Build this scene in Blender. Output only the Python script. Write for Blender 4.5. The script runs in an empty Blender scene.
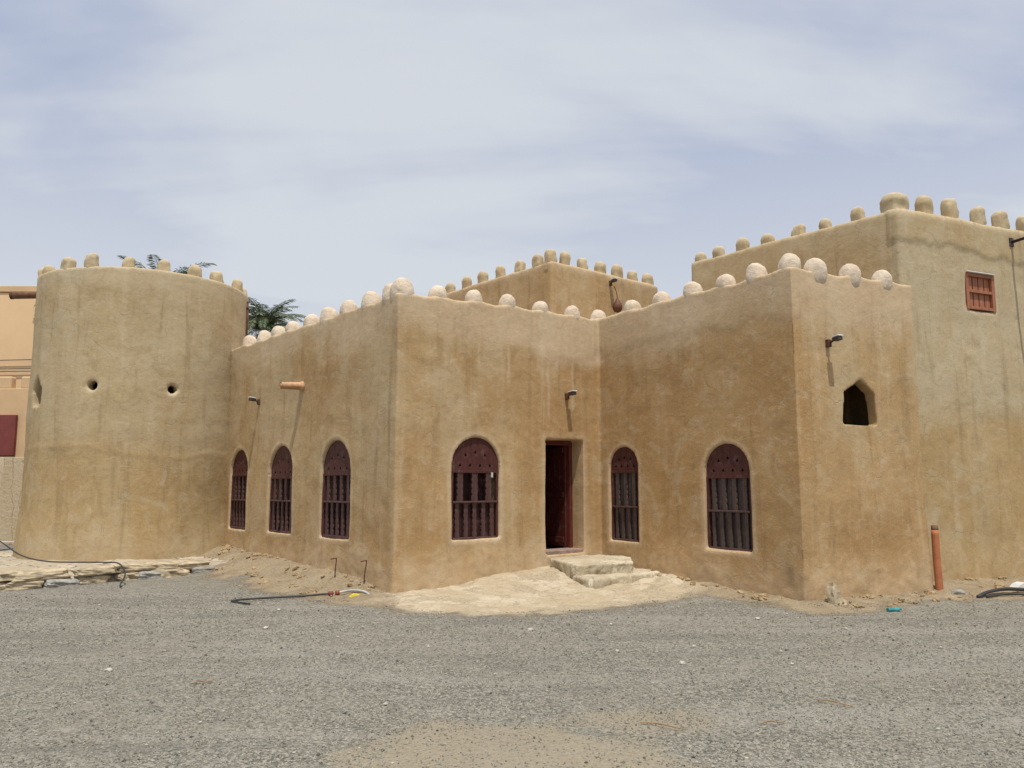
import bpy, bmesh, math, random
import numpy as np
from math import radians as R, sin, cos, pi, hypot, sqrt, atan2, exp
from mathutils import Vector, Matrix, noise

random.seed(7)
rng = np.random.default_rng(7)
SC = bpy.context.scene
COL = SC.collection

# ------------------------------------------------------------------ helpers
def tag(o, label=None, cat=None, group=None, kind=None):
    if label: o['label'] = label
    if cat: o['category'] = cat
    if group: o['group'] = group
    if kind: o['kind'] = kind
    return o

def empty(name, loc, rz=0, label=None, cat=None, group=None):
    o = bpy.data.objects.new(name, None)
    COL.objects.link(o)
    o.empty_display_size = .2
    o.location = loc
    o.rotation_euler = (0, 0, rz)
    return tag(o, label, cat, group)

def link(name, me, mat=None, parent=None, loc=(0, 0, 0), rot=(0, 0, 0)):
    o = bpy.data.objects.new(name, me)
    COL.objects.link(o)
    if mat is not None:
        me.materials.clear(); me.materials.append(mat)
    if parent is not None: o.parent = parent
    o.location = loc
    o.rotation_euler = rot
    return o

def bm_mesh(name, bm, smooth=False):
    me = bpy.data.meshes.new(name)
    bmesh.ops.recalc_face_normals(bm, faces=bm.faces[:])
    bm.to_mesh(me); bm.free()
    if smooth:
        for p in me.polygons: p.use_smooth = True
    return me

def obj(name, bm, mat, parent=None, loc=(0, 0, 0), rot=(0, 0, 0), smooth=False):
    return link(name, bm_mesh(name, bm, smooth), mat, parent, loc, rot)

def add_box(bm, c, s, bev=0.0):
    r = bmesh.ops.create_cube(bm, size=1.0)
    vs = r['verts']
    for v in vs:
        v.co = Vector((c[0] + v.co.x * s[0], c[1] + v.co.y * s[1], c[2] + v.co.z * s[2]))
    if bev > 0:
        es = list({e for v in vs for e in v.link_edges})
        bmesh.ops.bevel(bm, geom=es, offset=bev, segments=2, affect='EDGES', profile=.5)

def add_prism(bm, pts, z0, z1):
    """closed vertical prism over a 2D polygon"""
    lo = [bm.verts.new((x, y, z0)) for x, y in pts]
    hi = [bm.verts.new((x, y, z1)) for x, y in pts]
    n = len(pts)
    bm.faces.new(lo[::-1]); bm.faces.new(hi)
    for i in range(n):
        bm.faces.new((lo[i], lo[(i + 1) % n], hi[(i + 1) % n], hi[i]))

def add_xz_prism(bm, pts, y0, y1):
    """closed prism: outline in local x-z, extruded along local y"""
    a = [bm.verts.new((x, y0, z)) for x, z in pts]
    b = [bm.verts.new((x, y1, z)) for x, z in pts]
    n = len(pts)
    bm.faces.new(a); bm.faces.new(b[::-1])
    for i in range(n):
        bm.faces.new((a[(i + 1) % n], a[i], b[i], b[(i + 1) % n]))

def add_tube(bm, pts, rad, seg=8, cap=True):
    pts = [Vector(p) for p in pts]
    rads = rad if isinstance(rad, (list, tuple)) else [rad] * len(pts)
    rings = []
    up = Vector((0, 0, 1))
    for i, p in enumerate(pts):
        d = (pts[min(i + 1, len(pts) - 1)] - pts[max(i - 1, 0)]).normalized()
        ref = up if abs(d.dot(up)) < .95 else Vector((1, 0, 0))
        a = d.cross(ref).normalized(); b = d.cross(a).normalized()
        rings.append([bm.verts.new(p + (a * cos(2 * pi * k / seg) + b * sin(2 * pi * k / seg)) * rads[i]) for k in range(seg)])
    for i in range(len(rings) - 1):
        for k in range(seg):
            bm.faces.new((rings[i][k], rings[i][(k + 1) % seg], rings[i + 1][(k + 1) % seg], rings[i + 1][k]))
    if cap:
        bm.faces.new(rings[0][::-1]); bm.faces.new(rings[-1])

def smooth_path(pts, n=8):
    """Catmull-Rom through control points"""
    P = [Vector(p) for p in pts]
    P = [P[0] * 2 - P[1]] + P + [P[-1] * 2 - P[-2]]
    out = []
    for i in range(1, len(P) - 2):
        for k in range(n):
            t = k / n
            out.append(.5 * ((2 * P[i]) + (-P[i - 1] + P[i + 1]) * t + (2 * P[i - 1] - 5 * P[i] + 4 * P[i + 1] - P[i + 2]) * t * t
                             + (-P[i - 1] + 3 * P[i] - 3 * P[i + 1] + P[i + 2]) * t ** 3))
    out.append(P[-2])
    return out

def inset(poly, d):
    n = len(poly); out = []
    for i in range(n):
        p0, p1, p2 = Vector(poly[i - 1]), Vector(poly[i]), Vector(poly[(i + 1) % n])
        e1 = (p1 - p0).normalized(); e2 = (p2 - p1).normalized()
        n1 = Vector((-e1.y, e1.x)); n2 = Vector((-e2.y, e2.x))
        m = (n1 + n2); m = m / max(m.length_squared, 1e-6) * 2
        out.append(tuple(p1 + m * d))
    return out

def sstep(a, b, x):
    t = min(1, max(0, (x - a) / (b - a))); return t * t * (3 - 2 * t)

def fbm(p, sc, oc=3):
    v = 0; a = 1; q = Vector(p) * sc
    for _ in range(oc):
        v += a * noise.noise(q); q = q * 2.03 + Vector((5.2, 1.3, 7.7)); a *= .5
    return v

# ------------------------------------------------------------------ node helpers
def new_mat(name, rough=.9, spec=.25):
    m = bpy.data.materials.new(name); m.use_nodes = True
    nt = m.node_tree; b = nt.nodes['Principled BSDF']
    b.inputs['Roughness'].default_value = rough
    b.inputs['Specular IOR Level'].default_value = spec
    return m, nt, b

class NT:
    def __init__(s, nt): s.nt = nt
    def n(s, t, **k):
        x = s.nt.nodes.new(t)
        for a, b in k.items(): setattr(x, a, b)
        return x
    def put(s, v, sock):
        if hasattr(v, 'is_linked'): s.nt.links.new(v, sock)
        else:
            if isinstance(v, tuple) and len(v) == 3 and sock.type == 'RGBA': v = v + (1,)
            sock.default_value = v
    def pos(s): return s.n('ShaderNodeNewGeometry').outputs['Position']
    def objc(s): return s.n('ShaderNodeTexCoord').outputs['Object']
    def map(s, v, sc=(1, 1, 1), loc=(0, 0, 0), rot=(0, 0, 0)):
        m = s.n('ShaderNodeMapping'); s.put(v, m.inputs[0])
        m.inputs['Scale'].default_value = sc; m.inputs['Location'].default_value = loc; m.inputs['Rotation'].default_value = rot
        return m.outputs[0]
    def noise(s, v, sc, det=4, rough=.55, dist=0):
        m = s.n('ShaderNodeTexNoise'); s.put(v, m.inputs['Vector'])
        m.inputs['Scale'].default_value = sc; m.inputs['Detail'].default_value = det
        m.inputs['Roughness'].default_value = rough; m.inputs['Distortion'].default_value = dist
        return m.outputs['Fac']
    def voro(s, v, sc, feat='F1', out='Distance'):
        m = s.n('ShaderNodeTexVoronoi', feature=feat); s.put(v, m.inputs['Vector']); m.inputs['Scale'].default_value = sc
        return m.outputs[out]
    def ramp(s, f, a, b, lo=0., hi=1., smooth=True):
        m = s.n('ShaderNodeMapRange'); m.interpolation_type = 'SMOOTHSTEP' if smooth else 'LINEAR'
        s.put(f, m.inputs[0])
        for i, v in enumerate((a, b, lo, hi)): m.inputs[i + 1].default_value = v
        return m.outputs[0]
    def math(s, op, a, b=0., c=None):
        m = s.n('ShaderNodeMath', operation=op); s.put(a, m.inputs[0]); s.put(b, m.inputs[1])
        if c is not None: s.put(c, m.inputs[2])
        return m.outputs[0]
    def mix(s, f, a, b, mode='MIX'):
        m = s.n('ShaderNodeMix', data_type='RGBA', blend_type=mode)
        s.put(f, m.inputs[0]); s.put(a, m.inputs[6]); s.put(b, m.inputs[7])
        return m.outputs[2]
    def sep(s, v):
        m = s.n('ShaderNodeSeparateXYZ'); s.put(v, m.inputs[0]); return m.outputs
    def attr(s, name):
        return s.n('ShaderNodeAttribute', attribute_name=name)
    def bump(s, h, strength, dist, prev=None):
        m = s.n('ShaderNodeBump'); m.inputs['Strength'].default_value = strength; m.inputs['Distance'].default_value = dist
        s.put(h, m.inputs['Height'])
        if prev is not None: s.put(prev, m.inputs['Normal'])
        return m.outputs[0]

def simple_mat(name, col, rough=.8, spec=.3, var=.25, sc=6, metallic=0, bump=.15, bsc=40):
    m, nt, b = new_mat(name, rough, spec)
    k = NT(nt); p = k.objc()
    f = k.noise(p, sc, 5, .6)
    c = k.mix(k.ramp(f, .3, .72), tuple(x * (1 - var) for x in col), tuple(min(1, x * (1 + var)) for x in col))
    k.put(c, b.inputs['Base Color'])
    b.inputs['Metallic'].default_value = metallic
    if bump:
        k.put(k.bump(k.noise(p, bsc, 3), bump, .02), b.inputs['Normal'])
    return m

# mud plaster: attribute tint = (pale plaster, grey plaster, soot and painted room shade, ochre)
def mud_mat(name, base, ochre, grey, pale):
    m, nt, b = new_mat(name, .95, .1)
    k = NT(nt); p = k.pos()
    at = k.attr('tint'); ch = k.n('ShaderNodeSeparateColor'); k.put(at.outputs['Color'], ch.inputs[0])
    al = at.outputs['Alpha']
    big = k.noise(p, .55, 5, .6, .4)
    mid = k.noise(k.map(p, (1, 1, .8)), 2.1, 5, .62, .6)
    streak = k.noise(k.map(p, (3.2, 3.2, .28)), 1.6, 4, .6, .3)
    fine = k.noise(p, 14, 6, .7)
    grit = k.noise(p, 70, 4, .7)
    c = k.mix(k.ramp(big, .38, .64), base, ochre)
    panel = k.noise(k.map(p, (1.1, 1.1, .42)), .9, 3, .5, .4)
    c = k.mix(k.math('MULTIPLY', k.ramp(panel, .53, .60), .55), c, grey)
    c = k.mix(k.math('MULTIPLY', k.ramp(panel, .45, .36), .45), c, tuple(x * y for x, y in zip(ochre, (.84, .78, .70))))
    c = k.mix(k.math('MULTIPLY', k.ramp(mid, .48, .74), .5), c, grey)
    c = k.mix(k.math('MULTIPLY', al, k.ramp(mid, .25, .7, .55, 1.)), c, tuple(x * y for x, y in zip(ochre, (.95, .86, .74))))
    gm = k.math('MULTIPLY', ch.outputs[1], k.ramp(mid, .3, .62, 1., .55))
    c = k.mix(gm, c, grey)
    # vertical water streaks
    c = k.mix(k.math('MULTIPLY', k.ramp(streak, .55, .75), .28), c, pale)
    c = k.mix(k.math('MULTIPLY', k.ramp(streak, .47, .28), .5), c, tuple(x * .62 for x in ochre))
    # trowel blotches
    c = k.mix(k.math('MULTIPLY', k.ramp(fine, .5, .75), .22), c, pale)
    c = k.mix(k.math('MULTIPLY', k.ramp(fine, .46, .28), .3), c, tuple(x * .6 for x in base))
    # trowel sweeps, hand-sized patches and speckle
    smear = k.noise(k.map(p, (1.5, 1.5, 2.6)), 2.4, 7, .68, 1.4)
    hand = k.noise(p, 1.5, 6, .68, 1.2)
    spk = k.noise(p, 42, 4, .75)
    c = k.mix(k.math('MULTIPLY', k.ramp(smear, .52, .72), .34), c, pale)
    c = k.mix(k.math('MULTIPLY', k.ramp(smear, .47, .30), .34), c, tuple(x * .62 for x in ochre))
    c = k.mix(k.math('MULTIPLY', k.ramp(hand, .53, .64), .5), c, grey)
    c = k.mix(k.math('MULTIPLY', k.ramp(hand, .46, .32), .42), c, tuple(x * .70 for x in ochre))
    c = k.mix(k.math('MULTIPLY', k.ramp(spk, .53, .72), .26), c, pale)
    c = k.mix(k.math('MULTIPLY', k.ramp(spk, .47, .28), .30), c, tuple(x * .5 for x in base))
    pm = k.math('MULTIPLY', ch.outputs[0], k.ramp(fine, .2, .6, .55, 1.))
    c = k.mix(pm, c, pale)
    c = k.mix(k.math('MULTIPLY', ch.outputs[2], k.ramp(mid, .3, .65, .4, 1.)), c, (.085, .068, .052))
    # straw flecks and small pits
    vor = k.voro(k.map(p, (1, 1, 2.2)), 26)
    c = k.mix(k.math('MULTIPLY', k.ramp(vor, .11, .04), k.ramp(fine, .45, .65, 0, .5)), c, tuple(x * .45 for x in base))
    wv = k.n('ShaderNodeVectorMath', operation='ADD'); k.put(p, wv.inputs[0])
    wn = k.n('ShaderNodeTexNoise'); k.put(p, wn.inputs['Vector']); wn.inputs['Scale'].default_value = 2.2; wn.inputs['Detail'].default_value = 5
    ws = k.n('ShaderNodeVectorMath', operation='SCALE'); k.put(wn.outputs['Color'], ws.inputs[0]); ws.inputs['Scale'].default_value = .9
    k.put(ws.outputs[0], wv.inputs[1])
    ced = k.voro(wv.outputs[0], 1.05, 'DISTANCE_TO_EDGE')
    crack = k.math('MULTIPLY', k.ramp(ced, .016, .004), k.ramp(hand, .47, .62))
    c = k.mix(k.math('MULTIPLY', crack, .28), c, tuple(x * .45 for x in base))
    k.put(c, b.inputs['Base Color'])
    hb = k.math('ADD', k.math('MULTIPLY', k.noise(k.map(p, (1, 1, 1.3)), 4.0, 6, .62, .3), 1.), k.math('MULTIPLY', fine, .35))
    hb = k.math('ADD', hb, k.math('MULTIPLY', crack, -.35))
    n1 = k.bump(k.math('ADD', hb, k.math('MULTIPLY', smear, .5)), .25, .035)
    n2 = k.bump(k.math('ADD', k.math('ADD', grit, k.math('MULTIPLY', spk, .8)), k.math('MULTIPLY', k.ramp(vor, .12, .03), -.8)), .32, .012, n1)
    k.put(n2, b.inputs['Normal'])
    return m

BASE, OCH, GREY, PALE = (.445, .312, .163), (.403, .259, .120), (.468, .367, .228), (.605, .485, .342)
M = {}
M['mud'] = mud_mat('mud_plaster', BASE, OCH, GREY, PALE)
M['tower_mud'] = mud_mat('grey_mud_plaster', (.44, .337, .190), (.415, .295, .145), (.465, .386, .258), (.58, .49, .35))

def egg_mat():
    m, nt, b = new_mat('lime_plaster', .95, .1)
    k = NT(nt); p = k.pos()
    c = k.mix(k.ramp(k.noise(p, 5, 5, .65), .32, .68), (.56, .455, .34), (.68, .575, .455))
    c = k.mix(k.math('MULTIPLY', k.ramp(k.noise(p, 21, 4, .7), .52, .75), .2), c, (.36, .26, .16))
    k.put(c, b.inputs['Base Color'])
    k.put(k.bump(k.noise(p, 16, 6, .7), .6, .04), b.inputs['Normal'])
    return m
M['egg'] = egg_mat()
M['merlon'] = simple_mat('merlon_plaster', (.455, .365, .225), .95, .1, .28, 7, 0, .6, 16)

def wood_mat(name, c0, c1, rough=.6):
    m, nt, b = new_mat(name, rough, .3)
    k = NT(nt); p = k.objc()
    g = k.noise(k.map(p, (14, 14, 1.2)), 3, 5, .6, .5)
    d = k.noise(p, 9, 5, .65)
    c = k.mix(k.ramp(g, .35, .65), c0, c1)
    c = k.mix(k.math('MULTIPLY', k.ramp(d, .5, .75), .45), c, (.16, .12, .10))
    k.put(c, b.inputs['Base Color'])
    k.put(k.bump(g, .35, .008), b.inputs['Normal'])
    return m
M['wood'] = wood_mat('painted_maroon_wood', (.060, .017, .015), (.082, .026, .022))
M['bar'] = wood_mat('dusty_maroon_bars', (.065, .029, .028), (.095, .050, .047))
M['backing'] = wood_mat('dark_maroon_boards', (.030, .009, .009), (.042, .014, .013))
M['shutter'] = wood_mat('weathered_shutter_wood', (.062, .042, .038), (.095, .068, .060))
M['door'] = wood_mat('red_door_paint', (.085, .018, .014), (.12, .026, .019), .5)
M['leaf_door'] = wood_mat('dark_red_door', (.06, .013, .011), (.09, .02, .015), .5)
M['brown_wood'] = wood_mat('brown_wood', (.10, .036, .022), (.15, .06, .036))
M['orange_wood'] = wood_mat('orange_brown_wood', (.27, .095, .047), (.37, .15, .08))
M['sill'] = simple_mat('dusty_sill', (.30, .21, .17), .8)
M['iron'] = simple_mat('dark_iron', (.06, .05, .048), .55, .4, .3, 10, .3)
M['rust'] = simple_mat('rusty_iron', (.11, .050, .03), .8, .2, .4, 14)
M['white_metal'] = simple_mat('pale_painted_metal', (.62, .60, .57), .5, .4, .1)
M['clay'] = simple_mat('clay_spout', (.50, .30, .17), .8, .2, .25, 8)
M['clay_dark'] = simple_mat('stained_timber', (.16, .085, .05), .85, .2, .3, 8)
M['orange_pipe'] = simple_mat('orange_pipe', (.40, .145, .062), .6, .3, .15, 5)
M['hose'] = simple_mat('black_hose', (.035, .036, .038), .6, .4, .3, 5)
M['red_plastic'] = simple_mat('red_coupling', (.25, .06, .04), .5)
M['grey_pvc'] = simple_mat('grey_pvc', (.45, .45, .42), .5)
M['yellow'] = simple_mat('yellow_plastic', (.75, .62, .05), .45)
M['teal'] = simple_mat('teal_plastic', (.04, .24, .25), .4, .5)
M['stone_pale'] = simple_mat('pale_stone', (.42, .345, .235), .9, .15, .35, 6, 0, .7, 14)
M['stone_grey'] = simple_mat('blue_grey_stone', (.30, .29, .26), .9, .15, .3, 7, 0, .5, 16)
M['stone_white'] = simple_mat('white_stone', (.50, .46, .39), .9, .15, .2, 20, 0, .3, 40)
M['peach'] = simple_mat('peach_render', (.72, .51, .30), .9, .15, .05, .6, 0, .1, 20)
M['peach2'] = simple_mat('dusty_peach_render', (.62, .43, .25), .9, .15, .08, .8, 0, .1, 20)
M['red_panel'] = simple_mat('red_brown_sheet', (.20, .05, .042), .6, .3, .15, 2)

# ------------------------------------------------------------------ lay-out of the fort (metres)
A = (-1.71, 11.80); B = (1.60, 14.58); C = (4.00, 11.20); Dc = (6.24, 12.20)
class Wall:
    def __init__(s, o, u):
        l = hypot(*u); s.o = o; s.u = (u[0] / l, u[1] / l); s.n = (s.u[1], -s.u[0]); s.rz = atan2(s.u[1], s.u[0])
    def at(s, t, d=0, z=0):          # d: metres out of the wall
        return Vector((s.o[0] + s.u[0] * t + s.n[0] * d, s.o[1] + s.u[1] * t + s.n[1] * d, z))
    def loc(s, p):
        dx, dy = p[0] - s.o[0], p[1] - s.o[1]
        return dx * s.u[0] + dy * s.u[1], dx * s.n[0] + dy * s.n[1]
LW = Wall(A, (.643, -.766))          # t negative going back
AB = Wall(A, (.766, .643))
BC = Wall(B, (C[0] - B[0], C[1] - B[1]))
CD = Wall(C, (.9135, .4067))
EF = Wall((6.34, 12.70), (.92, .39))
EL = Wall((6.34, 12.70), (.643, -.766))
TW = (-8.08, 17.37); TR = 2.115
KF = Wall((.83, 16.5), (.766, .643)); KL = Wall((.83, 16.5), (.643, -.766))

house_poly = [A, B, C, Dc, (5.43, 14.03), (3.95, 16.0), (2.2, 20.6), (-2.2, 20.5), tuple(LW.at(-7.1))[:2]]

def seg_d(p, a, b):
    ax, ay = a; bx, by = b; dx, dy = bx - ax, by - ay
    t = max(0, min(1, ((p[0] - ax) * dx + (p[1] - ay) * dy) / (dx * dx + dy * dy)))
    return hypot(p[0] - ax - t * dx, p[1] - ay - t * dy), t
Jn = tuple(LW.at(-6.6))[:2]; Fn = tuple(EF.at(7.0))[:2]; D2 = tuple(EF.at(.1))[:2]
def zg(x, y):
    """height of the yard at a point: banked up against the walls"""
    z = .018 * noise.noise((x * .35, y * .35, 3.)) + .008 * noise.noise((x * 1.3, y * 1.3, 1.))
    d, t = seg_d((x, y), A, Jn)
    h = .03 + .20 * t
    if d < 3: z = max(z, z + h * (1 - sstep(0.1, 1.0 + t, d)) + (.13 * (1 - sstep(.18, .62, d + .12 * noise.noise((x * 2.5, y * 2.5, 0)))) * sstep(0., .18, t)))
    zz = 0
    d, t = seg_d((x, y), A, B)
    zz = max(zz, (.02 + .22 * sstep(0, .75, t)) * (1 - sstep(0., 2.6, d)))
    d, t = seg_d((x, y), B, C)
    zz = max(zz, (.22 * (1 - t) ** 1.2 + .02) * (1 - sstep(0., 1.6, d)))
    d, t = seg_d((x, y), C, D2)
    zz = max(zz, .04 * (1 - sstep(0.1, .9, d)))
    d, t = seg_d((x, y), D2, Fn)
    zz = max(zz, .09 * (1 - sstep(0.1, 1.4, d)))
    return z + zz

def in_poly(x, y, poly):
    c = False; n = len(poly); j = n - 1
    for i in range(n):
        xi, yi = poly[i]; xj, yj = poly[j]
        if (yi > y) != (yj > y) and x < (xj - xi) * (y - yi) / (yj - yi) + xi: c = not c
        j = i
    return c
# ------------------------------------------------------------------ remeshed mud walls
def solid(bm):
    return link('work', bm_mesh('work', bm))

def carve(base_bm, cutters, voxel, smooth=2):
    o = solid(base_bm)
    cs = []
    for cb in cutters:
        c = solid(cb); cs.append(c)
        md = o.modifiers.new('b', 'BOOLEAN'); md.operation = 'DIFFERENCE'; md.solver = 'EXACT'; md.object = c
    md = o.modifiers.new('r', 'REMESH'); md.mode = 'VOXEL'; md.voxel_size = voxel; md.adaptivity = 0
    md = o.modifiers.new('s', 'SMOOTH'); md.iterations = smooth; md.factor = .5
    dg = bpy.context.evaluated_depsgraph_get(); dg.update()
    me = bpy.data.meshes.new_from_object(o.evaluated_get(dg))
    for x in cs + [o]:
        m0 = x.data; bpy.data.objects.remove(x); bpy.data.meshes.remove(m0)
    return me

def finish_mud(me, name, mat, parent, origin, fn):
    """roughen by hand: fn(co) -> (extra offset along normal, tint rgba)"""
    n = len(me.vertices)
    co = np.empty(n * 3); me.vertices.foreach_get('co', co); co = co.reshape(-1, 3)
    nr = np.empty(n * 3); me.vertex_normals.foreach_get('vector', nr); nr = nr.reshape(-1, 3)
    tint = np.zeros((n, 4)); out = co.copy()
    for i in range(n):
        p = co[i]
        off = .024 * noise.noise((p[0] * .8, p[1] * .8, p[2] * .8)) + .007 * noise.noise((p[0] * 2.7, p[1] * 2.7, p[2] * 3.2)) + .0025 * noise.noise((p[0] * 9, p[1] * 9, p[2] * 9))
        e, tn = fn(p, nr[i])
        out[i] = p + nr[i] * (off + e); tint[i] = tn
    out -= np.array(origin)
    me.vertices.foreach_set('co', out.ravel())
    a = me.color_attributes.new('tint', 'FLOAT_COLOR', 'POINT')
    a.data.foreach_set('color', tint.ravel())
    me.polygons.foreach_set('use_smooth', [True] * len(me.polygons))
    me.update()
    return link(name, me, mat, parent)

def cut_arch(w, t0, t1, z0, z1, d_in=.9, arch=True):
    bm = bmesh.new()
    W = t1 - t0; r = W / 2; cx = (t0 + t1) / 2
    pts = [(t0, z0), (t1, z0)]
    if arch:
        pts += [(cx + r * cos(a), z1 - r + r * sin(a)) for a in np.linspace(0, pi, 17)]
    else:
        pts += [(t1, z1), (t0, z1)]
    add_xz_prism(bm, pts, -.3, d_in)
    bm.transform(Matrix.Translation((w.o[0], w.o[1], 0)) @ Matrix.Rotation(w.rz, 4, 'Z'))
    return bm

WINDOWS = [  # wall, t0, t1, z0, z1, closed
    (LW, -6.44, -5.56, .72, 2.31, False), (LW, -4.50, -3.46, .73, 2.33, False), (LW, -2.36, -1.36, .74, 2.35, False),
    (AB, 1.03, 1.98, .75, 2.36, False),
    (BC, .24, .95, .63, 2.26, True), (BC, 2.43, 3.30, .62, 2.23, True)]
LW_W0 = WINDOWS[0]
DOOR = (2.99, 3.90, .42, 2.38)

def outline_dist(t, z, t0, t1, z0, z1):
    r = (t1 - t0) / 2; cx = (t0 + t1) / 2
    if z > z1 - r: return abs(hypot(t - cx, z - z1 + r)) - r
    return max(t0 - t, t - t1, z0 - z)

# ---- house
HO = (1.0, 15.5, 0.)
house = empty('mud_house', HO, 0, 'low ochre mud house with arched maroon windows, open doorway and rounded whitish merlons', 'house')
bm = bmesh.new(); add_prism(bm, house_poly, -.35, 4.45)
cut = []
c = bmesh.new(); add_prism(c, inset(house_poly, .34), 3.85, 6); cut.append(c)
c = bmesh.new(); add_prism(c, inset(house_poly, .55), .42, 3.5); cut.append(c)
for w, t0, t1, z0, z1, cl in WINDOWS: cut.append(cut_arch(w, t0, t1, z0, z1))
cut.append(cut_arch(AB, *DOOR, arch=False))
c = bmesh.new(); add_xz_prism(c, [(.45, 2.25), (1.95, 2.25), (1.95, 3.3), (.45, 3.3)], .20, .9)
c.transform(Matrix.Translation((CD.o[0], CD.o[1], 0)) @ Matrix.Rotation(CD.rz, 4, 'Z')); cut.append(c)
c = bmesh.new(); add_xz_prism(c, [(.88, 2.48), (1.56, 2.48), (1.53, 2.94), (1.26, 3.15), (.92, 2.94)], -.3, .9)
c.transform(Matrix.Translation((CD.o[0], CD.o[1], 0)) @ Matrix.Rotation(CD.rz, 4, 'Z')); cut.append(c)

def top_z(x, y):         # parapet height varies along the walls
    best = None
    for a, b, za, zb in ((A, Jn, 4.45, 4.44), (A, B, 4.45, 4.64), (B, C, 4.64, 4.66), (C, Dc, 4.66, 4.68)):
        d, t = seg_d((x, y), a, b)
        if best is None or d < best[0]: best = (d, za + (zb - za) * t)
    return best[1] + .035 * noise.noise((x * 1.1, y * 1.1, 9.))
def house_fn(p, nv):
    x, y, z = p
    e = 0; pale = gr = soot_shade = och = 0.
    for w in (LW, AB, BC, CD):
        t, d = w.loc(p)
        if abs(d) < .16:
            if w is CD and t < -.05 or w is AB and (t < -.05 or t > 4.4) or w is BC and (t < -.05 or t > 4.2): continue
            for ww, t0, t1, z0, z1, cl in WINDOWS:
                if ww is w:
                    q = outline_dist(t, z, t0, t1, z0, z1) + .02 * noise.noise((t * 5, z * 5, 1))
                    k = 1 - sstep(.05, .11, q)
                    if k > 0:
                        pale = max(pale, .34 * k); e += .003 * k
            if w is AB:
                q = max(DOOR[0] - t, t - DOOR[1], z - DOOR[3])
                pale = max(pale, .45 * (1 - sstep(.03, .16, q)) * (1 if t < DOOR[0] else .6))
                # warm reddish plaster right of the arched window
                och = max(och, .8 * sstep(1.9, 3.2, t + .5 * noise.noise((t, z, 0))) * sstep(.6, 1.6, z) * (1 - sstep(3.7, 4.1, z)))
                k = sstep(3.75, 4.05, z + .25 * noise.noise((t * 1.6, z * 1.2, 4)) - .25 * exp(-((t - 3.6) / .8) ** 2) * -1)
                pale = max(pale, .6 * k * sstep(.8, 2.2, t)); 
                # thin pale drips below the parapet
                for tt, ln in ((1.55, .8), (2.15, .95), (3.05, 1.5), (3.65, 1.3), (2.8, .6)):
                    q = abs(t - tt - .03 * noise.noise((z * 3, tt, 0)))
                    if q < .05: pale = max(pale, .5 * (1 - q / .05) * sstep(4.1 - ln, 4.1 - ln + .3, z))
            if w is BC:
                och = max(och, .9 * (.7 + .3 * noise.noise((t, z, 2))) * sstep(0, .8, 4.4 - z))
                k = exp(-((t - 3.98 + .5 * (z - .3)) / .17) ** 2 - ((z - .30) / .24) ** 2) * (.6 + .8 * noise.noise((t * 6, z * 3, 3)))
                soot_shade = max(soot_shade, .75 * k)
                k = sstep(3.9, 4.15, z + .2 * noise.noise((t * 1.6, z * 1.2, 4)))
                pale = max(pale, .35 * k)
                e += .012 * k
            if w is CD:
                och = max(och, .35 * (1 - sstep(1.2, 3.4, z)))
            if w is LW:
                gr = max(gr, .75 * exp(-((t + .55) / .6) ** 2) * sstep(.6, 2., z))
                och = max(och, .5 * (1 - sstep(.5, 1.6, z)))
    pale = max(pale, .55 * sstep(3.7, 4.35, z + .4 * noise.noise((x * 1.1, y * 1.1, z * .6 + 3)) + .15 * noise.noise((x * 4, y * 4, z * 2))))
    # rain-worn skirt at the foot of the wall
    k = 1 - sstep(.1, .75, z + .25 * noise.noise((x * 1.4, y * 1.4, 0)))
    pale = max(pale, .3 * k); e += .035 * k + .009 * k * (noise.noise((x * 4.5, y * 4.5, z * 6)) + .5 * noise.noise((x * 11, y * 11, z * 11)))
    if .3 < z < 3.6 and in_poly(x, y, room_poly): soot_shade = .75      # painted shade: room walls tinted dark so the openings look black
    return e, (pale, gr, soot_shade, och)
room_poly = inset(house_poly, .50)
EGGS = [(LW.at(t, -.155), LW.rz, 1, .05, 0) for t in (-6.06, -5.32, -4.62, -3.97, -3.20, -2.52, -1.82, -1.08, -.42)]
EGGS += [(AB.at(t, -.14), AB.rz, .95, .05, 0) for t in (.81, 1.53, 2.23, 2.99, 3.78)]
EGGS += [(BC.at(t, -.15), BC.rz, 1.0, .05, 0) for t in (.76, 1.47, 2.18, 2.86, 3.44)]
EGGS += [(CD.at(t, -.12), CD.rz, 1.03, .12, -.02) for t in (.58, 1.27, 1.92)]
cor = inset(house_poly, .17)
EGGS += [(cor[0], AB.rz, 1.15, 0, 0), (cor[1], 0, .95, 0, 0), (cor[2], 0, 1.04, 0, 0)]
me = carve(bm, cut, .025, 1)
for v in me.vertices:
    if v.co.z > 3.6: v.co.z += (top_z(v.co.x, v.co.y) - 4.43) * sstep(3.6, 4.35, v.co.z)
    if v.co.z > 4.2:
        d_ = min(hypot(v.co.x - e_[0][0], v.co.y - e_[0][1]) for e_ in EGGS)
        if d_ < .4: v.co.z += .06 * exp(-(d_ / .19) ** 2) * sstep(4.2, 4.5, v.co.z)
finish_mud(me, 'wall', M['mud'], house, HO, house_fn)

def hrel(v, o=HO): return Vector(v) - Vector(o)

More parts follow.
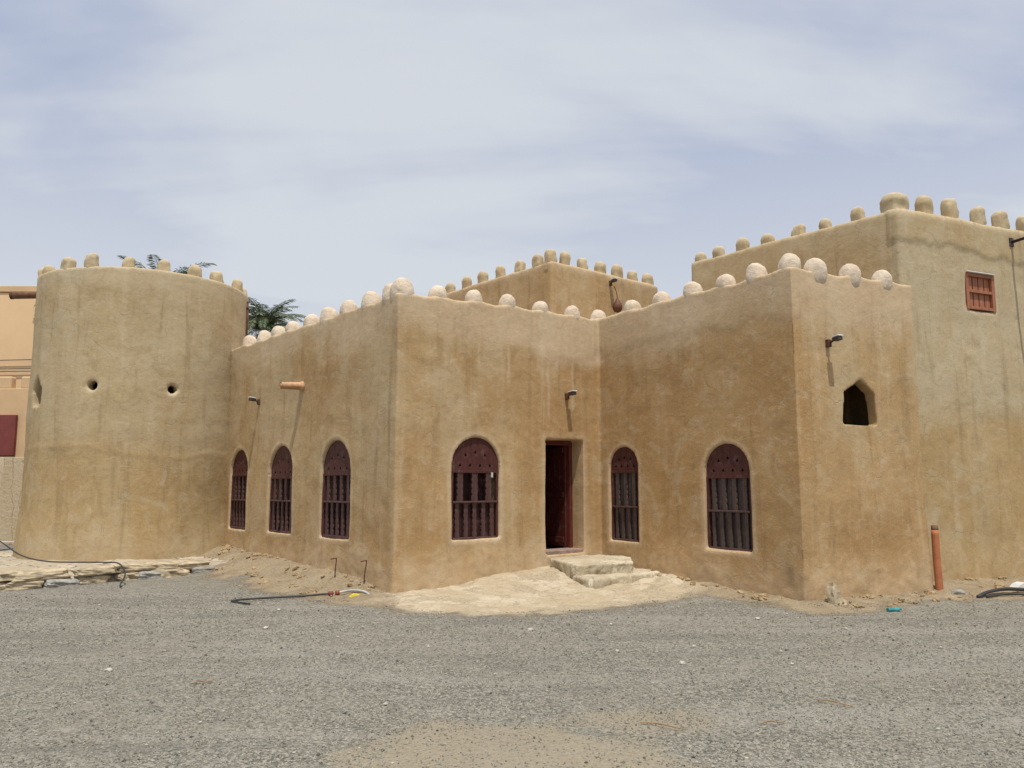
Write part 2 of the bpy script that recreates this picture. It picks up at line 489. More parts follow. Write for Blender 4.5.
# ---- windows
def tympanum(W, zs, hole_rows):
    r = W / 2
    bm = bmesh.new()
    pts = [(-r, zs - .06), (r, zs - .06)] + [(r * cos(a), zs + r * sin(a)) for a in np.linspace(0, pi, 21)]
    add_xz_prism(bm, pts, -.018, .018)
    o = solid(bm); cs = []
    for x, z in hole_rows:
        c = bmesh.new(); add_xz_prism(c, [(x - .028, z - .022), (x + .028, z - .022), (x, z + .032)], -.1, .1)
        cs.append(solid(c)); md = o.modifiers.new('b', 'BOOLEAN'); md.operation = 'DIFFERENCE'; md.solver = 'EXACT'; md.object = cs[-1]
    dg = bpy.context.evaluated_depsgraph_get(); dg.update()
    me = bpy.data.meshes.new_from_object(o.evaluated_get(dg)); me.name = 'arch_panel'
    for q in cs + [o]:
        m0 = q.data; bpy.data.objects.remove(q); bpy.data.meshes.remove(m0)
    return me

def baluster(L, r):
    bm = bmesh.new(); zs = []; n = max(8, int(L / .03))
    rr = [r * (1. if i in (0, 1, n - 1, n) else (.78 + .22 * abs(sin(i * 1.05)))) for i in range(n + 1)]
    add_xz_prism(bm, [(-q, L * i / n) for i, q in enumerate(rr)] + [(rr[i], L * i / n) for i in range(n, -1, -1)], -.013, .013)
    return bm

def make_window(w, t0, t1, z0, z1, closed, parent, porg):
    W = t1 - t0 + .02; H = z1 - z0 + .02; r = W / 2; zs = H - r
    depth = .065
    at = w.at((t0 + t1) / 2, -depth, z0 - .01)
    win = bmesh.new()
    fw = .055
    add_box(win, (-r + fw / 2, 0, (zs - .06) / 2), (fw, .06, zs - .06), .006)
    add_box(win, (r - fw / 2, 0, (zs - .06) / 2), (fw, .06, zs - .06), .006)
    add_box(win, (0, 0, zs - .075), (W - 2 * fw + .01, .05, .04), .004)
    wo = obj('window', win, M['wood'], parent, hrel(at, porg), (0, 0, w.rz))
    hz = zs + .01
    rows = [(-.31 * W + .205 * W * i, hz + .02) for i in range(4)] + [(x * W, hz + (.19 if x else .235) * W) for x in (-.2, 0, .2)]
    link('arch_panel', tympanum(W, zs, rows), M['wood'], wo, (0, -.004, 0))
    b = bmesh.new(); add_box(b, (0, 0, .024), (W - 2 * fw + .012, .064, .048), .006); obj('sill_rail', b, M['bar'], wo)
    mz = H * .365
    b = bmesh.new(); add_box(b, (0, -.012, mz), (W - 2 * fw + .02, .07, .03), .006); obj('middle_rail', b, M['bar'], wo)
    inner = W - 2 * fw
    n_lo = 5 if W > .8 else 4; n_up = 4 if W > .8 else 3
    if n_up == 4 and w is AB: n_up = 3
    for i in range(n_lo):
        obj('baluster', baluster(mz - .063, inner / n_lo * (.2 if closed else .23)), M['shutter'] if closed else M['bar'], wo, (-inner / 2 + inner * (i + .5) / n_lo + random.uniform(-.004, .004), 0, .048))
    for i in range(n_up):
        obj('baluster', baluster(zs - .095 - mz - .015, inner / n_up * (.2 if closed else .20 if n_up == 3 and w is AB else .20)), M['shutter'] if closed else M['bar'], wo, (-inner / 2 + inner * (i + .5) / n_up + random.uniform(-.004, .004), 0, mz + .015))
    if True:
        np_ = 6
        for a, bz in ((.05, mz), (mz, zs - .06)):
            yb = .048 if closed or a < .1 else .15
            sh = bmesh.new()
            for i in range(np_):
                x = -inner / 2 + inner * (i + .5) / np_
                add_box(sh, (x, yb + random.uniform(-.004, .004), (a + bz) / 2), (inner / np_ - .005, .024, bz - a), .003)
            obj('shutter', sh, M['shutter'] if closed else M['backing'], wo)  # in open windows the upper boards are added to darken the gaps
    return wo
for i, spec in enumerate(WINDOWS):
    wo = make_window(*spec, house, HO)
    if i == 3:
        b = bmesh.new(); add_box(b, (.33, -.035, 1.02), (.035, .02, .08), .004); obj('latch_plate', b, M['grey_pvc'], wo)

# ---- door: frame set at the back of the reveal, leaf swung inside
t0, t1, z0, z1 = DOOR
fr = bmesh.new(); y = .34
add_box(fr, (t0 + .03, y, (z0 + z1) / 2), (.07, .09, z1 - z0 + .02), .008)
add_box(fr, (t1 - .03, y, (z0 + z1) / 2), (.07, .09, z1 - z0 + .02), .008)
add_box(fr, ((t0 + t1) / 2, y, z1 - .035), (t1 - t0 - .13, .085, .08), .008)
loc = hrel((A[0], A[1], 0))
dfr = obj('door_frame', fr, M['door'], house, loc, (0, 0, AB.rz))
b = bmesh.new(); add_box(b, ((t0 + t1) / 2, .20, z0 + .035), (t1 - t0 + .02, .36, .07), .012)
obj('threshold', b, M['sill'], house, loc, (0, 0, AB.rz))
lf = bmesh.new(); Lw = .74
for i in range(5):
    add_box(lf, (0, Lw * (i + .5) / 5, .935), (.04, Lw / 5 - .006, 1.80), .004)
for zz in (.15, .95, 1.75):
    add_box(lf, (-.035, Lw / 2, zz), (.03, Lw - .06, .10), .006)
pd = AB.at(t1 - .09, -.37, z0 + .06)
leaf = obj('door', lf, M['leaf_door'], house, hrel(pd), (0, 0, AB.rz + R(-4)))
b = bmesh.new(); add_tube(b, smooth_path([(-.055, .70, .95), (-.10, .70, .97), (-.10, .70, 1.06), (-.055, .70, 1.08)], 5), .009, 8); obj('handle', b, M['iron'], leaf)

# ---- merlons
def merlon_mesh(w, d, h, top_e, rough=.02, seed=0):
    """tombstone or dome: straight sides, rounded head"""
    bm = bmesh.new(); bmesh.ops.create_cube(bm, size=2)
    bmesh.ops.subdivide_edges(bm, edges=bm.edges[:], cuts=9, use_grid_fill=True)
    for v in bm.verts:
        c = v.co.copy()
        k = top_e
        # cube to superellipsoid
        L = (abs(c.x) ** k + abs(c.y) ** k + abs(c.z) ** k) ** (1 / k)
        s = c / L
        if s.z < 0: # straight shaft below the head
            q = (abs(c.x) ** k + abs(c.y) ** k) ** (1 / k) if (abs(c.x) + abs(c.y)) > 0 else 1
            m_ = max(abs(c.x), abs(c.y))
            f = 1 if q == 0 else m_ / q
            s = Vector((c.x * f, c.y * f, c.z))
        hs = h * .64
        tp = 1 + .22 * (1 - min(1, max(0, (s.z + 1) * hs) / h)) if s.z < 0 else 1 + .22 * (1 - (hs + s.z * (h - hs)) / h)
        p = Vector((s.x * w / 2 * tp, s.y * d / 2, hs + s.z * (h - hs) if s.z >= 0 else (s.z + 1) * hs))
        n_ = noise.noise(Vector((p.x * 6, p.y * 6, p.z * 6 + seed * 7.3))) * rough + noise.noise(Vector((p.x * 15, p.y * 15, p.z * 15 + seed * 3.1))) * rough * .4
        p += Vector((p.x / w, p.y / d, (p.z - h / 2) / h)).normalized() * n_
        v.co = p
    return bm_mesh('merlon', bm, True)
def dome_mesh(seed):
    bm = bmesh.new(); bmesh.ops.create_icosphere(bm, subdivisions=4, radius=1)
    for v in bm.verts:
        c = v.co; L = (abs(c.x) ** 2.3 + abs(c.y) ** 2.3 + abs(c.z) ** 2.3) ** (1 / 2.3); c = c / L
        q = c + Vector((seed * 3.3, seed * 1.7, 0))
        k = 1 + .07 * noise.noise(q * 1.2) + .035 * noise.noise(q * 3.0) + .02 * noise.noise(q * 8)
        v.co = Vector((c.x * .155 * k, c.y * .15 * k, c.z * .215 * k + .06))
    return bm_mesh('merlon', bm, True)
eggs = [dome_mesh(i) for i in range(6)]
tombs = [merlon_mesh(.225, .22, .51, 2.9, .03, 10 + i) for i in range(4)]
for e in eggs: e.materials.append(M['egg'])
for e in tombs:
    e.materials.append(M['tower_mud'])
    a = e.color_attributes.new('tint', 'FLOAT_COLOR', 'POINT')
    for i, v in enumerate(e.vertices): a.data[i].color = (.1 + .4 * sstep(.34, .5, v.co.z), .5, 0, 0)
mer0 = {}
def place_merlon(kind, pos, rz, parent, porg, sc=1., tilt=0.):
    me = random.choice(kind)
    o = bpy.data.objects.new('merlon', me); COL.objects.link(o); o.parent = parent
    o.location = hrel(pos, porg)
    o.rotation_euler = (tilt + random.uniform(-.07, .07), random.uniform(-.06, .06), rz + random.uniform(-.12, .12))
    s = sc * random.uniform(.97, 1.03)
    o.scale = (s * random.uniform(.93, 1.08), s, s * random.uniform(.93, 1.07))
    return o
def egg(p, rz, sc=1., tilt=0., dz=0.):
    place_merlon(eggs, (p[0], p[1], top_z(p[0], p[1]) - .01 + dz), rz, house, HO, sc, tilt)
for q_, rz_, sc_, tl_, dz_ in EGGS: egg(q_, rz_, sc_, tl_, dz_)

# ---- round tower
TO = (TW[0], TW[1], 0.)
tower = empty('round_tower', TO, 0, 'round mud plastered tower with small round holes and merlons, on the pale stone ledge', 'tower')
bm = bmesh.new(); add_prism(bm, [(TW[0] + (TR) * cos(a), TW[1] + TR * sin(a)) for a in np.linspace(0, 2 * pi, 97)[:-1]], -.3, 5.86)
cut = []
c = bmesh.new(); add_prism(c, [(TW[0] + 1.75 * cos(a), TW[1] + 1.75 * sin(a)) for a in np.linspace(0, 2 * pi, 65)[:-1]], 5.2, 7); cut.append(c)
c = bmesh.new(); add_prism(c, [(TW[0] + 1.83 * cos(a), TW[1] + 1.83 * sin(a)) for a in np.linspace(0, 2 * pi, 65)[:-1]], .5, 4.6); cut.append(c)
HOLES = [(-89.9, 3.50, 0), (-50.2, 3.48, 0), (-128.5, 3.42, 1), (20, 3.4, 0), (170, 3.4, 0)]
for ang, z, sl in HOLES:
    c = bmesh.new()
    if sl: pts = [(-.15, z - .28), (.15, z - .28), (.18, z + .08), (0, z + .32), (-.18, z + .08)]
    else: pts = [(.10 * cos(a), z + .10 * sin(a)) for a in np.linspace(0, 2 * pi, 17)[:-1]]
    add_xz_prism(c, pts, -2.4, -1.2)
    c.transform(Matrix.Translation((TW[0], TW[1], 0)) @ Matrix.Rotation(R(ang + 90), 4, 'Z')); cut.append(c)
def tower_fn(p, nv):
    x, y, z = p; a = atan2(y - TW[1], x - TW[0])
    w = noise.noise((x * .8, y * .8, z * .5))
    up = sstep(1.7, 2.7, z + .45 * w + .25 * noise.noise((x * 2.2, y * 2.2, z * 2.2)))
    gr = .95 * sstep(1.6, 2.8, z + .4 * w) * (.6 + .4 * noise.noise((x, y, z * .4 + 3)))
    och = .45 * (1 - up)
    # greyer rain-washed panels low down
    gr = max(gr, .7 * (1 - up) * sstep(.15, .45, noise.noise((x * 1.3, y * 1.3, z * .25 + 8))))
    e = .006 * up
    pale = .3 * sstep(5.4, 5.7, z + .1 * w)
    line = exp(-((z - 2.22 + .2 * w) / .05) ** 2); e += .006 * line; och2 = .35 * line
    for ang, hz, sl in HOLES:
        da = (a - R(ang) + pi) % (2 * pi) - pi
        q = hypot(da * TR, z - hz) - (.11 if not sl else .25)
        if abs(q) < .1 and not sl: pale = max(pale, .4 * (1 - sstep(.0, .06, q)))
    k = 1 - sstep(.25, .9, z + .2 * w); pale = max(pale, .2 * k)
    e += .09 * (1 - sstep(.2, 1.3, z)) * (.6 + .6 * w)
    return e, (pale, max(0, gr), 0., min(1, och + och2))
finish_mud(carve(bm, cut, .04), 'wall', M['tower_mud'], tower, TO, tower_fn)
angs = [-136, -113, -96, -76, -57.7, -40, -23.5, -1] + list(range(18, 214, 19))
for a in angs:
    place_merlon(tombs, (TW[0] + 1.985 * cos(R(a)), TW[1] + 1.985 * sin(R(a)), 5.605), R(a + 90), tower, TO, 1.02)

# ---- square tower at the right
SO = (7.5, 14.5, 0.)
sq = empty('square_tower', SO, 0, 'tall square mud tower of greyish plaster with a small orange brown window high up', 'tower')
e0 = (6.34, 12.70); e1 = tuple(EF.at(7.0))[:2]; e3 = tuple(EL.at(-4.2))[:2]; e2 = (e1[0] - .39 * 4, e1[1] + .92 * 4)
sq_poly = [e0, e1, e2, e3]
bm = bmesh.new(); add_prism(bm, sq_poly, -.35, 6.12)
cut = []
c = bmesh.new(); add_prism(c, inset(sq_poly, .36), 5.6, 8); cut.append(c)
SWIN = (1.50, 2.20, 4.57, 5.20)
c = cut_arch(EF, *SWIN, d_in=.25, arch=False); cut.append(c)
def sq_fn(p, nv):
    x, y, z = p; e = 0; pale = gr = och = 0.
    t, d = EF.loc(p); t2, d2 = EL.loc(p)
    w = noise.noise((x * .9, y * .9, z * .5))
    if abs(d) < .2 and t > -.05:
        ln = z - 5.60 + .07 * noise.noise((t * 2.2, 0, 5)) + .04 * noise.noise((t * 7, 0, 5)) + .10 * sstep(1.2, 2.6, t)
        cap = sstep(-.05, .05, ln + .04 * noise.noise((t * 5, z * 5, 2)))
        e += .024 * cap
        gr = (1 - .6 * cap) * .95 * sstep(2.5, 3.05, z + .25 * w)
        och = max(.2 * cap, .6 * (1 - sstep(2.45, 3.0, z + .25 * w)))
        q = max(SWIN[0] - t, t - SWIN[1], SWIN[2] - z, z - SWIN[3])
        pale = max(pale, .3 * (1 - sstep(.03, .12, q)))
    elif abs(d2) < .2:
        och = .45; pale = .25 * sstep(5.4, 5.9, z)
    pale = max(pale, .3 * sstep(5.95, 6.1, z))
    e += .03 * (1 - sstep(.1, .8, z + .2 * w))
    return e, (pale, gr, 0., och)
finish_mud(carve(bm, cut, .045), 'wall', M['tower_mud'], sq, SO, sq_fn)
Z = 5.97
for t in (-.72, -1.32, -1.88, -2.49, -3.04, -3.59, -4.05): place_merlon(tombs, EL.at(t, -.14, Z - .10), EL.rz, sq, SO, .95)
cm = place_merlon(tombs, (6.34 + .07, 12.70 + .27, Z), EF.rz, sq, SO, 1.0); cm.scale = (1.45, 1.7, .98)
for t in (.77, 1.39, 2.05, 2.65, 3.3, 3.95, 4.6, 5.25, 5.9, 6.5): place_merlon(tombs, EF.at(t, -.125, Z + .0), EF.rz, sq, SO, 1.05)
# its window
W = SWIN[1] - SWIN[0]; H = SWIN[3] - SWIN[2]
wb = bmesh.new()
for sx in (-1, 1): add_box(wb, (sx * (W / 2 - .03), 0, H / 2), (.075, .07, H + .02), .006)
for zz in (.025, H * .5, H - .03): add_box(wb, (0, 0, zz), (W - .125, .066, .05), .005)
swin = obj('window', wb, M['orange_wood'], sq, hrel(EF.at((SWIN[0] + SWIN[1]) / 2, -.03, SWIN[2]), SO), (0, 0, EF.rz))
for i in range(4):
    bb = bmesh.new(); add_box(bb, (-W / 2 + .07 + (W - .14) * (i + .5) / 4, .022, H / 2), (.118, .022, H - .06), .006)
    obj('slat', bb, M['orange_wood'], swin)
bb = bmesh.new(); add_box(bb, (0, -.02, H + .012), (W - .02, .11, .018), .004); obj('lintel_strip', bb, M['white_metal'], swin)

# ---- upper room standing on the roof
KO = (.83, 18., 3.)
keep = empty('roof_room', KO, 0, 'upper mud walled room rising behind the parapet in the middle of the fort', 'building')
k1 = tuple(KF.at(3.5))[:2]; k3 = tuple(KL.at(-4.9))[:2]; k2 = (k1[0] - .643 * 4.9, k1[1] + .766 * 4.9)
kp = [(.83, 16.5), k1, k2, k3]
bm = bmesh.new(); add_prism(bm, kp, 3.6, 6.34)
cut = []
c = bmesh.new(); add_prism(c, inset(kp, .32), 5.8, 8); cut.append(c)
def keep_fn(p, nv):
    z = p[2]; w = noise.noise((p[0] * .9, p[1] * .9, z * .6))
    return 0, (.35 * sstep(6.1, 6.3, z) + .2 * max(0, w), .25 + .3 * w, 0., .25)
finish_mud(carve(bm, cut, .045), 'wall', M['mud'], keep, KO, keep_fn)
Z = 6.20
for t in (-.55, -1.19, -1.86, -2.50, -3.14, -3.81, -4.5): place_merlon(tombs, KL.at(t, -.13, Z - .06), KL.rz, keep, KO, .92)
place_merlon(tombs, (.83, 16.5 + .22, Z - .07), KF.rz, keep, KO, 1.08)
for t in (.52, 1.08, 1.62, 2.18, 2.72, 3.28): place_merlon(tombs, KF.at(t, -.13, Z - .06), KF.rz, keep, KO, .96)
jr = empty('hanging_pot', KF.at(1.86, .17, 5.40), KF.rz, 'dark brown pear shaped pot hanging below the spot lamp of the upper room', 'pot')
b = bmesh.new(); add_tube(b, [(0, 0, z_) for z_ in (.03, .05, .10, .16, .22, .28, .32, .36)], [.03, .07, .105, .112, .095, .062, .035, .02], 16); obj('body', b, M['brown_wood'], jr, smooth=True)
b = bmesh.new(); add_tube(b, [(0, 0, .35), (0, .02, .5), (0, .10, .66)], .010, 6); obj('hanger', b, M['rust'], jr)

# ------------------------------------------------------------------ lamps, spouts, pipes
def wall_lamp(w, t, z, L, label, tilt=-6, matb='iron'):
    p = w.at(t, 0.0, z)
    r = empty('wall_lamp', p, w.rz, label, 'lamp', 'spot lamps fixed on the mud walls')
    b = bmesh.new(); add_box(b, (0, -.02, -.02), (.07, .06, .11), .008); obj('wall_plate', b, M['rust'], r)
    b = bmesh.new(); add_tube(b, smooth_path([(0, -.04, -.02), (0, -L * .5, .0), (0, -L + .04, .015)], 5), .016, 8); obj('arm', b, M[matb], r, smooth=True)
    h = bmesh.new()
    add_box(h, (0, -.0, .0), (.095, .11, .055), .010)
    for i in range(4): add_box(h, (-.036 + .024 * i, .05, 0), (.008, .03, .045))
    ho = obj('lamp_head', h, M['iron'], r, (0, -L, .02), (R(tilt), 0, 0))
    g = bmesh.new(); add_box(g, (0, -.006, .035), (.105, .13, .020), .006); obj('lamp_cover', g, M['white_metal'], ho)
    return r
wall_lamp(LW, -5.06, 3.24, .16, 'small dark spot lamp on the left wall between the round tower and the clay spout')
wall_lamp(AB, 3.48, 3.17, .16, 'small dark spot lamp above the open doorway')
wall_lamp(CD, .64, 3.66, .19, 'small spot lamp on the right wing above and left of the pointed niche')
wall_lamp(KF, 1.80, 6.14, .14, 'spot lamp high on the upper room above the brown hanging pot')

s = empty('drain_spout', LW.at(-3.2, 0, 3.36), LW.rz, 'short pale clay drain spout sticking out of the left wall above the middle arched window', 'spout')
b = bmesh.new(); add_tube(b, [(0, .1, .0), (0, -.02, 0), (0, -.40, -.02)], [.072, .072, .06], 14, False)
add_tube(b, [(0, .1, .0), (0, -.02, 0), (0, -.398, -.02)], [.055, .055, .045], 14, True)
obj('tube', b, M['clay'], s, smooth=True)
b = bmesh.new(); add_tube(b, [(0, .04, 0), (0, -.05, -.001)], [.095, .08], 14); obj('collar', b, M['clay'], s, smooth=True)

ta = R(180 + 4)
s = empty('roof_beam', (TW[0] + 1.98 * cos(ta), TW[1] + 1.98 * sin(ta), 5.76), 0, 'dark round timber spout sticking out of the round tower top on its left', 'spout')
b = bmesh.new(); add_tube(b, [(.15, 0, 0), (0, 0, 0), (-.5, -.03, -.02), (-.92, -.06, -.04)], [.085, .085, .08, .075], 12)
obj('timber', b, M['clay_dark'], s, smooth=True)
b = bmesh.new(); add_tube(b, [(-.90, -.058, -.038), (-.940, -.062, -.042)], [.082, .082], 12); obj('end_band', b, M['rust'], s, smooth=True)

s = empty('drain_pipe', (TW[0] + 2.14 * cos(R(8)), TW[1] + 2.14 * sin(R(8)), 4.75), 0, 'thin rusty brown pipe added along the reddish right edge of the round tower', 'pipe')  # added pipe, not a real drain; stands for the tower's reddish edge
b = bmesh.new(); add_tube(b, [(0, 0, .95), (0, 0, .4), (.005, 0, -.3)], .028, 8); obj('tube', b, M['rust'], s, smooth=True)  # pipe added to stand for the tower's reddish silhouette edge
for zz in (.8, .1):
    b = bmesh.new(); add_box(b, (-.02, 0, zz), (.10, .075, .03), .006); obj('clamp', b, M['iron'], s)

pp = CD.at(2.56, .075, 0)
s = empty('drain_pipe', pp, CD.rz, 'orange plastic pipe standing against the corner of the right wing', 'pipe')
b = bmesh.new(); add_tube(b, smooth_path([(-.03, .01, .93), (-.032, .01, .6), (-.035, 0, .3), (-.04, -.015, -.05)], 5), .055, 14); obj('tube', b, M['orange_pipe'], s, smooth=True)
b = bmesh.new(); add_tube(b, [(-.03, .012, .90), (-.03, .012, 1.0)], .050, 12); obj('pipe_end', b, M['clay_dark'], s, smooth=True)

# long bracket lamp at the right edge
s = empty('wall_lamp', EF.at(2.70, 0, 5.86), EF.rz, 'long dark steel bracket lamp reaching out from the tall tower beside its window', 'lamp')
b = bmesh.new(); add_box(b, (0, -.015, 0), (.10, .05, .16), .008); obj('wall_plate', b, M['iron'], s)
b = bmesh.new(); add_tube(b, [(0, -.03, 0), (0, -.6, .02), (0, -1.0, .03)], .026, 10); obj('arm', b, M['iron'], s, smooth=True)
b = bmesh.new(); add_box(b, (0, -1.08, .02), (.20, .22, .09), .02); obj('lamp_head', b, M['iron'], s)

# ------------------------------------------------------------------ stone ledge and steps
def rock_mesh(sx, sy, sz, seed, rough=.12, bl=3.2, cuts=5):
    bm = bmesh.new(); bmesh.ops.create_cube(bm, size=2); bmesh.ops.subdivide_edges(bm, edges=bm.edges[:], cuts=cuts, use_grid_fill=True)
    for v in bm.verts:
        c = v.co; L = (abs(c.x) ** bl + abs(c.y) ** bl + abs(c.z) ** bl) ** (1 / bl); c = c / L
        q = c + Vector((seed * 3.7, seed * 1.9, seed * 5.1))
        k = 1 + rough * (noise.noise(q * 1.1) * 1.4 + noise.noise(q * 2.9) * .6)
        v.co = Vector((c.x * sx / 2 * k, c.y * sy / 2 * k, c.z * sz / 2 * (1 + rough * noise.noise(q * 1.7))))
    return bm_mesh('stone', bm, False)

lg0 = Vector((-11.6, 9.3, 0)); lg1 = Vector((-7.75, 12.72, 0)); lg2 = Vector((-5.2, 15.35, 0))
ledge = empty('stone_ledge', (-7.0, 13.8, 0), 0, 'low ledge of rough pale and blue grey stones around the foot of the round tower', 'ledge')
LO = (-7.0, 13.8, 0)
# ledge top: rubble and dust filling
edge = [lg0, Vector((-9.6, 11.0, 0)), lg1, Vector((-6.4, 14.1, 0)), lg2, Vector((-5.9, 16.9, 0)), Vector((-8.8, 19.0, 0)), Vector((-13.4, 15.2, 0)), Vector((-13.6, 10.6, 0))]
epoly = [tuple(v)[:2] for v in edge]
def poly_sd(x, y, poly):
    d = min(seg_d((x, y), poly[i], poly[(i + 1) % len(poly)])[0] for i in range(len(poly)))
    return d if in_poly(x, y, poly) else -d
def patch(name, poly, x0, x1, y0, y1, st, hf, mat, parent=None, org=(0, 0, 0)):
    """a sheet of rubble whose edge sinks into the ground"""
    bm = bmesh.new(); nx = int((x1 - x0) / st) + 1; ny = int((y1 - y0) / st) + 1; g = {}
    for i in range(nx):
        for j in range(ny):
            x = x0 + i * st; y = y0 + j * st; s_ = poly_sd(x, y, poly)
            if s_ > -.5: g[i, j] = bm.verts.new((x - org[0], y - org[1], hf(x, y, s_) - org[2]))
    for i in range(nx - 1):
        for j in range(ny - 1):
            q = [(i, j), (i + 1, j), (i + 1, j + 1), (i, j + 1)]
            if all(k in g for k in q): bm.faces.new([g[k] for k in q])
    return obj(name, bm, mat, parent, smooth=True)

def rubble_mat(name, c0, c1, c2, crack=.5):
    m, nt, b = new_mat(name, .95, .1); k = NT(nt); p = k.pos()
    wp = k.n('ShaderNodeVectorMath', operation='ADD'); k.put(p, wp.inputs[0])
    nz = k.n('ShaderNodeTexNoise'); k.put(p, nz.inputs['Vector']); nz.inputs['Scale'].default_value = 3
    ml = k.n('ShaderNodeVectorMath', operation='SCALE'); k.put(nz.outputs['Color'], ml.inputs[0]); ml.inputs['Scale'].default_value = .22
    k.put(ml.outputs[0], wp.inputs[1]); pw = k.map(wp.outputs[0], (1, 1, .1))
    ed = k.voro(pw, 2.6, 'DISTANCE_TO_EDGE'); cell = k.voro(pw, 2.6, 'F1', 'Color')
    big = k.noise(p, 1.1, 5, .6); fine = k.noise(p, 11, 6, .7)
    c = k.mix(k.ramp(big, .36, .66), c0, c1)
    cs = k.n('ShaderNodeSeparateColor'); k.put(cell, cs.inputs[0])
    c = k.mix(k.math('MULTIPLY', k.ramp(cs.outputs[0], .5, .9), .5), c, c2)
    c = k.mix(k.math('MULTIPLY', k.ramp(fine, .50, .70), .6), c, tuple(x * .6 for x in c0))
    c = k.mix(k.math('MULTIPLY', k.ramp(k.noise(p, 34, 4, .75), .52, .7), .5), c, tuple(x * .5 for x in c0))
    cr = k.math('MULTIPLY', k.ramp(ed, .045, .01), k.ramp(big, .42, .56, 0, crack))
    c = k.mix(cr, c, tuple(x * .35 for x in c0))
    k.put(c, b.inputs['Base Color'])
    h = k.math('ADD', k.math('MULTIPLY', fine, .6), k.math('MULTIPLY', cr, -.5))
    k.put(k.bump(h, .8, .05), b.inputs['Normal'])
    return m
M['rubble'] = rubble_mat('pale_rubble', (.43, .35, .235), (.54, .465, .345), (.40, .31, .20), .22)
M['ledge_top'] = rubble_mat('ledge_rubble', (.42, .345, .235), (.53, .46, .345), (.33, .30, .255), .9)
patch('ledge_top', epoly, -13.8, -4.9, 9.2, 19.2, .10, lambda x, y, s: (.225 * sstep(-.16, .04, s) - .035 + .05 * noise.noise((x * 1.7, y * 1.7, 0)) + .025 * noise.noise((x * 6, y * 6, 0))), M['ledge_top'], ledge, LO)
stones = [rock_mesh(.60, .42, .165, i, .16, 5.5, 7) for i in range(6)]
for i, e in enumerate(stones): e.materials.append(M['stone_pale'] if i % 5 else M['stone_grey'])
line = [lg0, Vector((-9.6, 11.0, 0)), lg1, Vector((-6.4, 14.1, 0)), lg2]
for course in range(2):
    for a, b_ in zip(line[:-1], line[1:]):
        L = (b_ - a).length; pos = .1 + .25 * course
        if b_ is lg2 and course == 1: L *= .75
        rz = atan2((b_ - a).y, (b_ - a).x)
        while pos < L:
            sc = random.uniform(.7, 1.35)
            if pos > L: break
            p = a + (b_ - a) * (pos / (b_ - a).length)
            o = bpy.data.objects.new('stone', random.choice(stones)); COL.objects.link(o); o.parent = ledge
            nx, ny = sin(rz), -cos(rz)
            off = .02 + random.uniform(-.06, .05) - .05 * course
            o.location = hrel((p.x + nx * off, p.y + ny * off, (.05 + .125 * course) + random.uniform(-.02, .015)), LO)
            o.rotation_euler = (random.uniform(-.1, .1), random.uniform(-.06, .06), rz + random.uniform(-.22, .22) + (pi if random.random() < .5 else 0))
            o.scale = (sc, random.uniform(.8, 1.1), random.uniform(.8, 1.05))
            pos += .56 * sc * random.uniform(.95, 1.15)

# door steps
steps = empty('door_steps', (1.4, 13.1, .1), 0, 'two rough pale stone steps below the open doorway', 'steps')
def step(poly, z0, z1, seed):
    bm = bmesh.new(); add_prism(bm, poly, z0, z1)
    bmesh.ops.triangulate(bm, faces=bm.faces[:])
    o = solid(bm)
    md = o.modifiers.new('r', 'REMESH'); md.mode = 'VOXEL'; md.voxel_size = .025
    md = o.modifiers.new('s', 'SMOOTH'); md.iterations = 2
    dg = bpy.context.evaluated_depsgraph_get(); dg.update(); me = bpy.data.meshes.new_from_object(o.evaluated_get(dg))
    m0 = o.data; bpy.data.objects.remove(o); bpy.data.meshes.remove(m0)
    for v in me.vertices:
        p = v.co; top = sstep(z1 - .08, z1, p.z)
        d = noise.noise(p * 3 + Vector((seed, 0, 0))) * .045 * (1 - .5 * top) + noise.noise(p * 9) * .03 * (1 - .55 * top) + noise.noise(p * 22) * .008
        v.co = p + v.normal * d
    me.transform(Matrix.Translation((-1.4, -13.1, -.1)))
    for f in me.polygons: f.use_smooth = True
    me.name = 'step'
    return link('step', me, M['step'], steps)
M['step'] = rubble_mat('step_stone', (.47, .395, .275), (.60, .53, .40), (.36, .30, .21), .3)
step([(.62, 13.62), (.98, 12.55), (1.93, 12.98), (2.02, 13.92), (1.55, 14.45), (1.2, 14.2)], .0, .385, 1)
step([(.90, 12.75), (1.14, 12.05), (2.42, 13.22), (2.10, 13.75), (1.8, 13.0), (1.0, 12.6)], .0, .22, 5)

